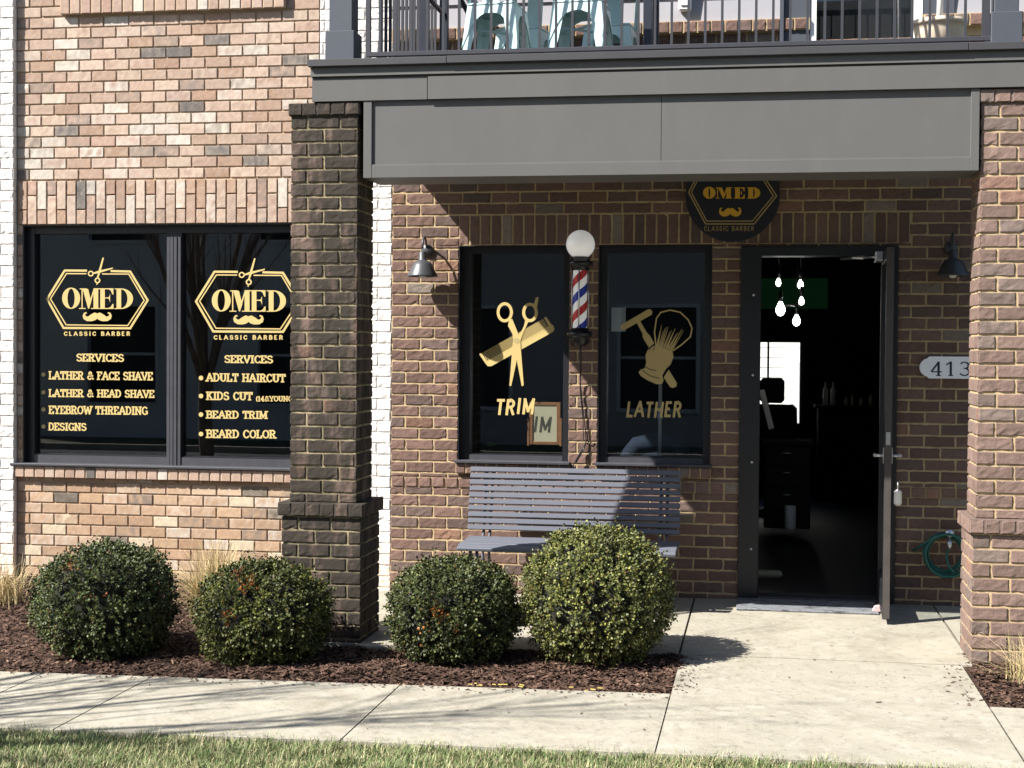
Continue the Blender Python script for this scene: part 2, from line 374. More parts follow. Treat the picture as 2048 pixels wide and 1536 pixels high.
def bond(mb, mapf, u0, u1, z0, z1, pal, L=.2035, C=.0799, J=.011, holes=(), phase=0.0, ztop=None, rough=0.0, dep=0.0, m=0, shift=.5, jit=.0012, mot=False):
    k0 = int(math.floor((z0-(ztop or z1))/C))-1
    for k in range(k0, int((z1-(ztop or z1))/C)+2):
        za = (ztop or z1)+k*C; zb = za+C
        if zb <= z0+.004 or za >= z1-.004: continue
        o = phase + (L*shift if k % 2 else 0) + U(-.004, .004)
        i0 = int(math.floor((u0-o)/L))-1
        for i in range(i0, int((u1-o)/L)+2):
            ua = o+i*L; ub = ua+L
            rc = [(max(ua+J/2, u0), min(ub-J/2, u1), max(za+J/2, z0), min(zb-J/2, z1))]
            if rc[0][1]-rc[0][0] < .012 or rc[0][3]-rc[0][2] < .012: continue
            for h in holes: rc = rsub(rc, h)
            col = pal(za)
            for (a, b, c, d) in rc:
                if b-a > .014 and d-c > .014 and mot: mottled(mb, mapf, a, b, c, d, col, dep)
                elif b-a > .014 and d-c > .014: one_brick(mb, mapf, a, b, c, d, col, dep, rough, jit=jit, m=m)
def rowb(mb, mapf, u0, u1, z0, z1, n, pal, J=.011, rough=0.0, dep=0.0, m=0):
    for i in range(n):
        a = u0+(u1-u0)*i/n+J/2; b = u0+(u1-u0)*(i+1)/n-J/2
        one_brick(mb, mapf, a, b, z0+J/2, z1-J/2, pal(z0), dep, rough, m=m)
def mbox(mb, mapf, u0, u1, z0, z1, d0, d1, m=1, c=(1, 1, 1)):
    vs = [mapf(u, z, d) for u in (u0, u1) for d in (d1, d0) for z in (z0, z1)]
    mb.add(vs, [(0, 1, 3, 2), (4, 6, 7, 5), (0, 4, 5, 1), (2, 3, 7, 6), (0, 2, 6, 4), (1, 5, 7, 3)], m, c)
def mortar(mb, mapf, u0, u1, z0, z1, holes=(), dep=-.007, back=-.2, m=1):
    rc = [(u0, u1, z0, z1)]
    for h in holes: rc = rsub(rc, h)
    for (a, b, c, d) in rc: mbox(mb, mapf, a, b, c, d, dep, back, m)
def front(y0): return lambda u, z, d: (u, y0-d, z)

# ------------------------------------------------------------------ ground
mb = MB(); mb.box(-150, 150, -150, 150, -.6, -.30); mb.build('ground', M_ground, origin=(0, 0, -.3), kind='structure')
mb = MB(); mb.box(-60, 60, -15.5, -7.2, -.4, -.20); mb.build('street', M_asph, origin=(0, -11, -.2), kind='structure')
mb = MB(); mb.box(-60, 60, -7.2, -7.03, -.4, -.085); mb.box(-60, 60, -15.67, -15.5, -.4, -.085); mb.build('kerb', M_conc, origin=(0, -7.1, -.1), kind='structure')
def slab(mb, x0, x1, y0, y1, top=0.0, nx=6, m=0):
    b = .0015
    for i in range(nx):
        a = x0+(x1-x0)*i/nx; e = x0+(x1-x0)*(i+1)/nx
        za, ze = zg(a)+top, zg(e)+top
        mb.add([(a, y0+b, za), (e, y0+b, ze), (e, y1-b, ze), (a, y1-b, za), (a, y0, za-b), (e, y0, ze-b), (e, y1, ze-b), (a, y1, za-b), (a, y0, za-.14), (e, y0, ze-.14), (e, y1, ze-.14), (a, y1, za-.14)],
               [(0, 1, 2, 3), (4, 5, 1, 0), (3, 2, 6, 7), (8, 9, 5, 4), (7, 6, 10, 11)], m)
    for x, s in ((x0, 1), (x1, -1)):
        z = zg(x)+top; mb.add([(x, y0, z-.006), (x, y1, z-.006), (x, y1, z-.14), (x, y0, z-.14)], [(0, 1, 2, 3) if s < 0 else (3, 2, 1, 0)], m)
mb = MB()
SWB, SWF = -2.97, -4.10                       # back and front edge of the sidewalk
xs = [-13.2 + 1.345*i for i in range(10)]     # joints of the sidewalk
xs = [x for x in xs if x < -3.6] + [-3.17, -1.82, -.43, 1.105] + [1.105+1.36*i for i in range(1, 10)]
xs[-14:-14] = []
for a, b in zip(xs[:-1], xs[1:]):
    if a != -.43: slab(mb, a+.0038, b-.0038, SWF, SWB, 0, 3)
mb.box(-13.2, 13.3, SWF+.01, SWB-.01, -.30, -.075, 1)
mb.build('sidewalk', [M_conc, M_joint], origin=(-1, -3.5, 0), kind='structure')
mb = MB(); slab(mb, -.4275, 1.1015, SWF, -2.004, 0, 4); mb.build('walkway', M_conc, origin=(.35, -2.4, 0), kind='structure')
mb = MB(); slab(mb, -2.79, -2.33, -1.935, -.012, 0, 2); slab(mb, -2.328, -.447, -2.0, -.012, 0, 3); slab(mb, -.4345, 1.16, -1.976, -.012, 0, 3); slab(mb, 1.172, 3.2, -1.6, -.012, 0, 2)
mb.box(-2.3, 1.15, -1.97, -.03, -.3, -.04, 1)
mb.build('porch_slab', [M_conc, M_joint], origin=(-.6, -1, 0), kind='structure')
# mulch beds: a lumpy sheet, and chips lying on it
def mulch_z(x, y):
    base = zg(x) - .012 + .03*noise.noise(Vector((x*1.3, y*1.3, 3))) + .018*noise.noise(Vector((x*5, y*5, 1)))
    if x < -2.5: base += .05*max(0, min(1, (y+2.2)/2.2))
    e = min(1, max(0, (y-SWB)/.18)); return base*e + (zg(x)-.03)*(1-e)
mb = MB()
beds = [(-9.0, -2.795, SWB+.004, -.004), (-2.80, -2.33, SWB+.004, -1.938), (-2.335, -.418, SWB+.004, -2.004), (1.106, 4.0, SWB+.004, -1.61)]
for (x0, x1, y0, y1) in beds:
    nx = int((x1-x0)/.06); ny = max(3, int((y1-y0)/.06))
    vs = []; 
    for j in range(ny+1):
        for i in range(nx+1):
            x = x0+(x1-x0)*i/nx; y = y0+(y1-y0)*j/ny; vs.append((x, y, mulch_z(x, y)))
    mb.add(vs, [(j*(nx+1)+i, j*(nx+1)+i+1, (j+1)*(nx+1)+i+1, (j+1)*(nx+1)+i) for j in range(ny) for i in range(nx)], sm=True)
mb.build('mulch_bed', M_mulch, origin=(-2, -2.5, 0), kind='structure')
mb = MB()
for (x0, x1, y0, y1, n) in ((-5.9, -2.80, SWB+.01, -.03, 22000), (-2.80, -2.34, SWB+.01, -1.96, 2600), (-2.34, -.41, SWB+.01, -2.03, 9500), (1.12, 1.9, SWB+.01, -1.63, 3200)):
    for _ in range(n):
        x, y = U(x0, x1), U(y0, y1); l = U(.005, .022) if rnd() < .93 else U(.022, .045); w = U(.003, .009); z = mulch_z(x, y) + U(.0, .014)
        a = U(0, 6.28); t = U(-.55, .55); dx, dy, dz = math.cos(a)*l, math.sin(a)*l, t*l*.8
        nx, ny = -math.sin(a)*w, math.cos(a)*w; tw = U(-.6, .6)*w
        k = U(.5, 1.6); c = (.072*k, .043*k, .031*k)
        if rnd() < .05: c = (.17*k, .11*k, .075*k)
        mb.add([(x-dx-nx, y-dy-ny, z-dz-tw), (x+dx-nx*.5, y+dy-ny*.5, z+dz-tw), (x+dx+nx*.5, y+dy+ny*.5, z+dz+tw), (x-dx+nx, y-dy+ny, z-dz+tw)], [(0, 1, 2, 3)], 0, c)
for _ in range(420):
    r = rnd()
    if r < .55: x, y = U(-4.5, -.4), SWB-abs(random.gauss(0, .07))
    elif r < .75: x, y = -.41+abs(random.gauss(0, .06)), U(SWB, -2.0)
    elif r < .85: x, y = 1.09-abs(random.gauss(0, .06)), U(SWB, -2.0)
    else: x, y = U(-2.2, 1.0), U(-4.0, -.4)
    l = U(.004, .014); w = U(.002, .005); a = U(0, 6.28); z = zg(x)+.004; dx, dy = math.cos(a)*l, math.sin(a)*l; nx, ny = -math.sin(a)*w, math.cos(a)*w; k = U(.5, 1.5)
    mb.add([(x-dx-nx, y-dy-ny, z-.002), (x+dx-nx, y+dy-ny, z), (x+dx+nx, y+dy+ny, z+.003), (x-dx+nx, y-dy+ny, z)], [(0, 1, 2, 3)], 0, (.085*k, .055*k, .04*k))
mb.build('mulch_chips', M_chip, origin=(-2, -2.5, 0), kind='stuff')
# lawn
mb = MB(); mb.box(-60, 60, -7.03, SWF-.004, -.4, -.055); mb.build('lawn_soil', M_soil, origin=(0, -5, -.05), kind='structure')
mb = MB()
def blades(n, x0, x1, y0, y1, hs):
    for _ in range(n):
        x, y = U(x0, x1), U(y0, y1); g = noise.noise(Vector((x*2.2, y*2.2, 0))); g2 = noise.noise(Vector((x*9, y*9, 5)))
        h = hs*U(.45, 1.25)*(1+.35*g2); a = U(0, 6.28); le = h*U(.15, 1.0); w = U(.0011, .0023)*(hs/.05)**.5
        dx, dy = math.cos(a), math.sin(a); px, py = -dy*w, dx*w; zb = zg(x)-.057
        r = rnd(); k = U(.75, 1.25)
        if r < .46 + .3*g: c = (.105*k, .150*k, .050*k)
        elif r < .70 + .2*g: c = (.185*k, .225*k, .09*k)
        else: c = (.36*k, .32*k, .18*k)
        mb.add([(x-px, y-py, zb), (x+px, y+py, zb), (x+dx*le*.4+px*.8, y+dy*le*.4+py*.8, zb+h*.62), (x+dx*le*.4-px*.8, y+dy*le*.4-py*.8, zb+h*.62), (x+dx*le, y+dy*le, zb+h*(1.0 if le < h*.6 else .8))],
               [(0, 1, 2, 3), (3, 2, 4)], 0, c)
blades(95000, -3.6, 1.9, -4.72, SWF+.03, .066)
blades(9000, -6.5, -3.6, -5.2, SWF+.02, .075); blades(6000, 1.9, 4, -5.2, SWF+.02, .075); blades(9000, -5, 4, -7, -4.72, .085)
mb.build('lawn_grass', M_grassblade, origin=(-1, -4.5, -.05), kind='stuff')

# ------------------------------------------------------------------ the shop building
shop = thing('barber_shop', 'brick barber shop building with dark framed windows lettered in gold and an open door', 'building', (-1.6, 0, 0))
WL = (-5.456, -3.19, .822, 2.619)             # big lettered window
W1 = (-2.133, -1.335, .905, 2.452)            # two windows beside the door
W2 = (-1.133, -.341, .905, 2.452)
DR = (-.147, .912, -.02, 2.437)
# pink brick bay
mb = MB(); f0 = front(0)
SOL = (-5.49, -3.16, 2.619, 2.947); SILc = (-5.50, -3.16, .735, .822); USIL = (-5.14, -3.41, 4.165, 4.30); UW = (-5.05, -3.5, 4.30, 6.2)
hl = [WL, SOL, SILc, USIL, UW]
bond(mb, f0, -5.50, -3.165, -.10, 6.5, pal_pink, L=.1955, C=.0802, holes=hl, phase=-5.40, ztop=2.951, mot=True)
nS = 30
for i in range(nS):
    a = SOL[0]+(SOL[1]-SOL[0])*i/nS+.005; b = SOL[0]+(SOL[1]-SOL[0])*(i+1)/nS-.005
    cut = SOL[2] + (SOL[3]-SOL[2])*(.66 if i % 2 else .335)
    mottled(mb, f0, a, b, SOL[2]+.004, cut-.005, pal_pink(2), .010); mottled(mb, f0, a, b, cut+.005, SOL[3]-.006, pal_pink(2), .010)
def sill_bricks(mb, rc, n, pal, out, m=0, mm=1, rough=0, y0=0):
    f = front(y0)
    for i in range(n):
        a = rc[0]+(rc[1]-rc[0])*i/n+.005; b = rc[0]+(rc[1]-rc[0])*(i+1)/n-.005
        c = pal(1.5)
        mb.obox(((a+b)/2, y0-out/2+.03, (rc[2]+rc[3])/2), (b-a, out+.06, rc[3]-rc[2]-.004), None, m, c, .004)
    mb.box(rc[0]+.002, rc[1]-.002, y0-out+.006, y0+.05, rc[2]+.003, rc[3]-.003, mm)
sill_bricks(mb, SILc, 29, pal_pink, .042); sill_bricks(mb, USIL, 21, pal_pink, .045)
mortar(mb, f0, -5.50, -3.163, -.12, 6.5, [WL, UW], dep=-.009)
mb.build('brick_wall', [M_pink, M_pinkmortar], shop, label='pale pink tumbled brick wall around the big window')
# white painted brick pilasters
mb = MB(); fA = front(-.052)
bond(mb, fA, -7.4, -5.502, -.12, 6.5, pal_white, L=.2035, C=.0799, phase=-5.502, rough=.003, ztop=2.951, J=.008)
mortar(mb, fA, -7.4, -5.504, -.12, 6.5, dep=-.007, back=-.25)
fAs = lambda u, z, d: (-5.502+d, -.052+u, z)
bond(mb, fAs, .002, .05, -.12, 6.5, pal_white, ztop=2.951, J=.008)
mb.build('pilaster', [M_white, M_whitemortar], shop)
mb = MB(); bond(mb, f0, -3.157, -2.622, -.10, 6.5, pal_white, L=.2035, C=.0799, phase=-2.622, rough=.003, ztop=2.951, J=.008)
mortar(mb, f0, -3.162, -2.621, -.12, 6.5, dep=-.007)
mb.build('pilaster', [M_white, M_whitemortar], shop)
# brown brick bay with soldier course, sills and header band
mb = MB()
SO2 = (-2.133, .985, 2.452, 2.667); BD = (-2.62, 2.4, .722, .802); S1 = (-2.14, -1.325, .832, .905); S2 = (-1.14, -.335, .832, .905)
hb = [W1, W2, DR, SO2, BD, S1, S2]
bond(mb, f0, -2.618, 2.4, -.12, 3.84, pal_brown, L=.2065, C=.0799, J=.013, holes=hb, phase=-2.62, ztop=2.667, rough=.0022, jit=.002)
for a, b, n in ((-2.133, .985, 40),): rowb(mb, f0, a, b, SO2[2], SO2[3], n, pal_brown, J=.013, rough=.0022)
for a, b in ((-2.618, -.147), (.912, 2.4)): rowb(mb, f0, a, b, BD[2], BD[3], int(round((b-a)/.098)), lambda z: tuple(k*1.15 for k in pal_brown(z)), J=.014, rough=.0022, dep=.006)
sill_bricks(mb, S1, 11, pal_brown, .035); sill_bricks(mb, S2, 11, pal_brown, .035)
mortar(mb, f0, -2.62, 2.4, -.14, 3.84, [W1, W2, DR], dep=-.006)
rowb(mb, f0, -2.618, .29, 3.90, 3.985, 31, pal_brown, J=.012, rough=.002, dep=.05); rowb(mb, f0, 1.06, 2.4, 3.90, 3.985, 14, pal_brown, J=.012, rough=.002, dep=.05)
for a, b in ((-2.618, .30), (1.05, 2.4)):
    mbox(mb, f0, a, b, 3.902, 3.983, .043, -.2); mbox(mb, f0, a, b, 3.84, 3.902, -.006, -.2)
bond(mb, f0, -2.618, .30, 3.84, 3.90, pal_brown, L=.2065, C=.0799, J=.013, phase=-2.5, ztop=3.90, rough=.002)
mb.build('brick_wall', [M_brown, M_brownmortar], shop, label='dark brown rough brick wall with yellow mortar around the open door')
# siding of the upper floor
mb = MB()
z = 3.985; k = 0
while z < 6.4:
    for a, b in ((-2.62, .12), (1.25, 2.4)): mb.add([(a, -.018, z), (b, -.018, z), (b, -.002, z+.165), (a, -.002, z+.165), (a, 0, z), (b, 0, z)], [(0, 1, 2, 3), (4, 5, 1, 0)])
    z += .165
for a, b in ((-2.62, .12), (1.25, 2.4)): mb.box(a, b, .0, .2, 3.985, 6.5)
mb.box(-2.62, 2.4, .0, .2, 6.505, 6.7)
mb.build('siding_wall', M_siding, shop, label='pale lap siding on the upper floor behind the balcony')
# balcony door of the upper floor
mb = MB()
mb.box(.12, .30, -.03, .2, 3.40, 6.4, 0); mb.box(1.05, 1.25, -.03, .2, 3.40, 6.4, 0); mb.box(.10, .125, -.06, .0, 3.4, 6.4, 0)
mb.box(.305, .345, -.02, .15, 3.40, 6.3, 1); mb.box(.985, 1.045, -.02, .15, 3.40, 6.3, 1); mb.box(.345, .985, -.02, .15, 3.72, 3.80, 1); mb.box(.345, .985, -.012, .15, 3.40, 3.72, 0)
d = mb.build('balcony_door', [M_post, M_wht], shop, label='glazed balcony door with pale frame on the upper floor')
mb = MB(); mb.box(.345, .985, .06, .068, 3.80, 6.2); mb.build('pane', M_glass, d)
mb = MB(); mb.box(.3, 1.05, .19, .20, 3.4, 6.4); mb.build('dark_backing', M_room, d)  # dark sheet standing in for the room behind the pane

def window(rc, label, st, top, bot, mull=None, rec=.055, sr=None):
    sr = sr or st
    x0, x1, z0, z1 = rc; mb = MB(); e = .0025; yp = rec+.044
    mb.box(x0+.001, x0+.009, .004, rec-.001, z0+e, z1-e, 0); mb.box(x1-.009, x1-.001, .004, rec-.001, z0+e, z1-e, 0); mb.box(x0+.009, x1-.009, .003, rec-.001, z1-.009, z1-.001, 0); mb.box(x0+.009, x1-.009, .003, rec-.001, z0+.001, z0+.012, 1)
    mb.box(x0+e, x0+st, rec, .16, z0+e, z1-e, 0); mb.box(x1-sr, x1-e, rec, .16, z0+e, z1-e, 0)
    mb.box(x0+st, x1-sr, rec+.003, .158, z1-top, z1-e, 0); mb.box(x0+st, x1-sr, rec+.003, .158, z0+e, z0+bot, 0)
    mb.box(x0+st, x1-sr, rec-.004, rec+.003, z0+bot*.15, z0+bot*.9, 1)  # bottom rail face in paler grey, its sunlight put into the colour
    # glazing beads, a step inside the frame
    if mull:
        mb.box(mull[0], mull[1], rec+.004, .157, z0+bot, z1-top, 0); 
        w = (mull[1]-mull[0])/4
        for i in range(4): mb.box(mull[0]+w*i+.003, mull[0]+w*(i+1)-.003, rec-.012-(.006 if i in (1, 2) else 0), rec+.004, z0+.012, z1-top-.03, 1)  # mullion strips coloured paler than the stiles, as if sunlit
    w = mb.build('window', [M_frame, M_sillm], shop, label=label)
    segs = [(x0+st, x1-sr)] if not mull else [(x0+st, mull[0]), (mull[1], x1-sr)]
    for a, b in segs:
        g = MB(); g.box(a-.004, b+.004, yp, yp+.006, z0+bot-.004, z1-top+.004); g.build('pane', M_glass, w)
    return w
win_big = window(WL, 'wide two pane shop window listing the services in gold', .068, .062, .085, (W(328, 700).x, W(357, 700).x))
mb = MB(); mb.box(-5.53, -3.17, -.060, .056, .8225, .842, bev=.004); mb.build('sill', M_sillm, win_big)
win_trim = window(W1, 'tall window with gold scissors and comb', .078, .052, .062, sr=.048)
mb = MB(); mb.box(-2.143, -1.32, -.055, .056, .9055, .926, bev=.004); mb.build('sill', M_sillm, win_trim)
win_lath = window(W2, 'tall window with gold razor and shaving brush', .06, .052, .062, sr=.055)
mb = MB(); mb.box(-1.143, -.33, -.055, .056, .9055, .926, bev=.004); mb.build('sill', M_sillm, win_lath)
# upper window over the pink bay
mb = MB(); mb.box(-5.05, -3.5, .03, .12, 4.302, 4.36); mb.box(-5.05, -4.99, .03, .12, 4.36, 6.2); mb.box(-3.56, -3.5, .03, .12, 4.36, 6.2); mb.box(-5.05, -3.5, .03, .12, 6.14, 6.2)
w = mb.build('window', M_frame, shop, label='upper window above the pale pink brick wall')
mb = MB(); mb.box(-4.99, -3.56, .07, .076, 4.36, 6.14); mb.build('pane', M_glass, w)
# roof, rear walls
mb = MB(); mb.box(-7.4, 3.0, -.1, 9.3, 6.72, 6.9); mb.box(-7.4, -2.62, .0, .2, 6.505, 6.715); mb.build('roof', M_roof, shop)
# the room behind the windows
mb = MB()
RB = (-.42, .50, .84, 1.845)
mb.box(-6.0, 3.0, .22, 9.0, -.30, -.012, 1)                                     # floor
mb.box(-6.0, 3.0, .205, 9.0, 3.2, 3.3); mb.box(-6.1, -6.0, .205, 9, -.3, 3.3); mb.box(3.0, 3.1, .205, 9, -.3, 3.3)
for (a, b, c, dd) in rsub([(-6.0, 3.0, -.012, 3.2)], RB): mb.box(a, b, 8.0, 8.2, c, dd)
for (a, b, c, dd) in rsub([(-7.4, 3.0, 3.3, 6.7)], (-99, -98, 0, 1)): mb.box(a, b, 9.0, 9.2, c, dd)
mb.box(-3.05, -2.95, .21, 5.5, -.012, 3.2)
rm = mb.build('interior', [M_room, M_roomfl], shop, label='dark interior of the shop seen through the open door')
mb = MB()
x0, x1, z0, z1 = RB
mb.box(x0, x0+.05, 7.95, 8.1, z0, z1); mb.box(x1-.04, x1, 7.95, 8.1, z0, z1); mb.box(x0, x1, 7.95, 8.1, z1-.02, z1); mb.box(.07, .095, 7.96, 8.1, z0, z1-.02)
mb.build('rear_window', M_frame, rm)
# door frame
mb = MB(); a, b, c, dd = DR
jl = W(1520, 800).x; jr = W(1781, 800).x
mb.box(a+.002, jl, -.035, .16, 0.0, dd-.002, bev=.004); mb.box(jr, b-.002, -.03, .16, 0.0, dd-.002, bev=.004); mb.box(jl, jr, -.033, .158, W(1600, 512).z, dd-.003, bev=.003)
for zz in (.35, .95, 1.55, 2.1): mb.lathe([(.0, .004), (.008, .003), (.009, 0)], ((a+jl)/2+.02, -.0352, zz), 8, axis='y', m=1)
mb.box(jl+.01, jr-.005, .021, .1, .005, .045)
mb.build('door_frame', [M_frame, M_chrome], shop)
mb = MB(); mb.box(jl, jr, -.045, .02, .0, .022, bev=.004); mb.build('threshold', M_sillm, shop)
mb = MB(); mb.obox(((a+.775)/2, -.265, .008), (.775-a, .43, .014), None, 0, (1, 1, 1), .004); tag(mb.build('door_mat', M_thresh, origin=((a+.775)/2, -.265, 0)), 'speckled grey door mat in front of the open door', 'door mat')
# the open door leaf, hinged at the right jamb, standing out over the porch
hx = W(1757, 900, -.02).x; LW = .80; ang = math.atan2(.80, W(1766, 1100, -.83).x-hx)
D = Vector((math.cos(ang)*-1*-1, -math.sin(ang), 0)); N = Vector((-D.y, D.x, 0))      # along the leaf, across it
if N.x < 0: N = -N
DZ = Matrix((D, N, Vector((0, 0, 1)))).transposed()
def leaf(mb, s0, s1, t0, t1, z0, z1, m=0, bev=.003):
    c = Vector((hx, -.04, 0)) + D*((s0+s1)/2) + N*((t0+t1)/2); mb.obox((c.x, c.y, (z0+z1)/2), (s1-s0, t1-t0, z1-z0), DZ, m, (1, 1, 1), bev)
mb = MB(); ZT = 2.375
leaf(mb, 0, .07, 0, .045, .035, ZT); leaf(mb, LW-.07, LW, 0, .045, .035, ZT); leaf(mb, .07, LW-.07, .001, .044, ZT-.08, ZT-.001); leaf(mb, .07, LW-.07, .001, .044, .036, .24)
leaf(mb, LW, LW+.0015, .002, .043, .04, ZT-.005, 1, .0005)
door = mb.build('door', [M_frame, M_dooredge], shop, label='glazed door standing open, seen edge on')
mb = MB(); leaf(mb, .068, LW-.068, .019, .025, .238, ZT-.078, bev=.001); mb.build('pane', M_glass, door)
mb = MB()
hz = W(1765, 910, -.75).z
for sgn, t in ((-1, 0), (1, .045)):
    p = Vector((hx, -.04, hz)) + D*(LW-.05)
    q0 = p + N*t; q1 = p + N*(t+sgn*.055); q2 = q1 - D*.12
    mb.tube([q0, q1], .010, 8); mb.tube([q1+D*.01, q1-D*.06, q2], [.011, .010, .008], 8)
    leaf(mb, LW-.07, LW-.03, t-(.006 if sgn < 0 else 0), t+(.006 if sgn > 0 else 0), hz-.05, hz+.05, 0, .002)
mb.build('handle', M_chrome, door)
mb = MB(); leaf(mb, LW+.002, LW+.006, .010, .035, hz+.07, hz+.15, 0, .001); mb.build('lock', M_chrome, door)
mb = MB()
pA = W(1682, 517, .04); pB = Vector((hx, -.04, 0))+D*.26; pB.z = pA.z-.01
mb.tube([pA, pA.lerp(pB, .55)], .012, 8); mb.tube([pA.lerp(pB, .5), pB], .009, 8); leaf(mb, .10, .36, -.05, -.002, pB.z-.03, pB.z+.03)
mb.build('door_closer', M_chrome, door)

# ------------------------------------------------------------------ lettering
class Deco:                                    # flat vinyl shapes on a plane; each piece sits a hair proud of the last
    def __init__(s, ox, oy, k, y, ky=None): s.mb = MB(); s.ox, s.oy, s.k, s.ky, s.y, s.n = ox, oy, k, ky or k, y, 0
    def P(s, x, y): p = W(s.ox+x*s.k, s.oy+y*s.ky, s.y); return (p.x, s.y-.0012-.00006*s.n, p.z)
    def poly(s, pts, m=0): s.n += 1; s.mb.add([s.P(*q) for q in pts], [tuple(range(len(pts)))], m)
    def ring(s, cx, cy, rx, ry, ix, iy, a0=0, a1=360, n=28, m=0, icx=None):
        s.n += 1; vs = []
        icx = cx if icx is None else icx
        for i in range(n+1):
            t = R(a0+(a1-a0)*i/n); vs += [s.P(cx+rx*math.cos(t), cy-ry*math.sin(t)), s.P(icx+ix*math.cos(t), cy-iy*math.sin(t))]
        s.mb.add(vs, [(2*i, 2*i+1, 2*i+3, 2*i+2) for i in range(n)], m)
    def disc(s, cx, cy, r, m=0, ry=None): s.poly([(cx+r*math.cos(R(a)), cy+(ry or r)*math.sin(R(a))) for a in range(0, 360, 20)], m)
    def line(s, pts, wv, wh=None, m=0, ext=0.0, taper=None):
        wh = wh or wv; s.n += 1; pts = [Vector(p) for p in pts]; vs = []
        for i, p in enumerate(pts):
            a = (p-pts[i-1]).normalized() if i else None; b = (pts[i+1]-p).normalized() if i < len(pts)-1 else None
            t = (a+b) if (a and b) else (a or b)
            if t.length < 1e-6: t = b
            t = t.normalized(); nn = Vector((-t.y, t.x)); w = wh*abs(t.x)**1.5 + wv*(1-abs(t.x)**1.5)
            if a and b: w /= max(.5, math.sqrt((1+a.dot(b))/2))
            if taper: w *= taper[0]+(taper[1]-taper[0])*i/(len(pts)-1)
            q = p.copy()
            if ext and not a: q = p - t*ext*abs(t.y)
            if ext and not b: q = p + t*ext*abs(t.y)
            vs += [s.P(*(q+nn*w/2)), s.P(*(q-nn*w/2))]
        s.mb.add(vs, [(2*i, 2*i+1, 2*i+3, 2*i+2) for i in range(len(pts)-1)], m)
def arc(cx, cy, rx, ry, a0, a1, n=9): return [(cx+rx*math.cos(R(a0+(a1-a0)*i/n)), cy+ry*math.sin(R(a0+(a1-a0)*i/n))) for i in range(n+1)]
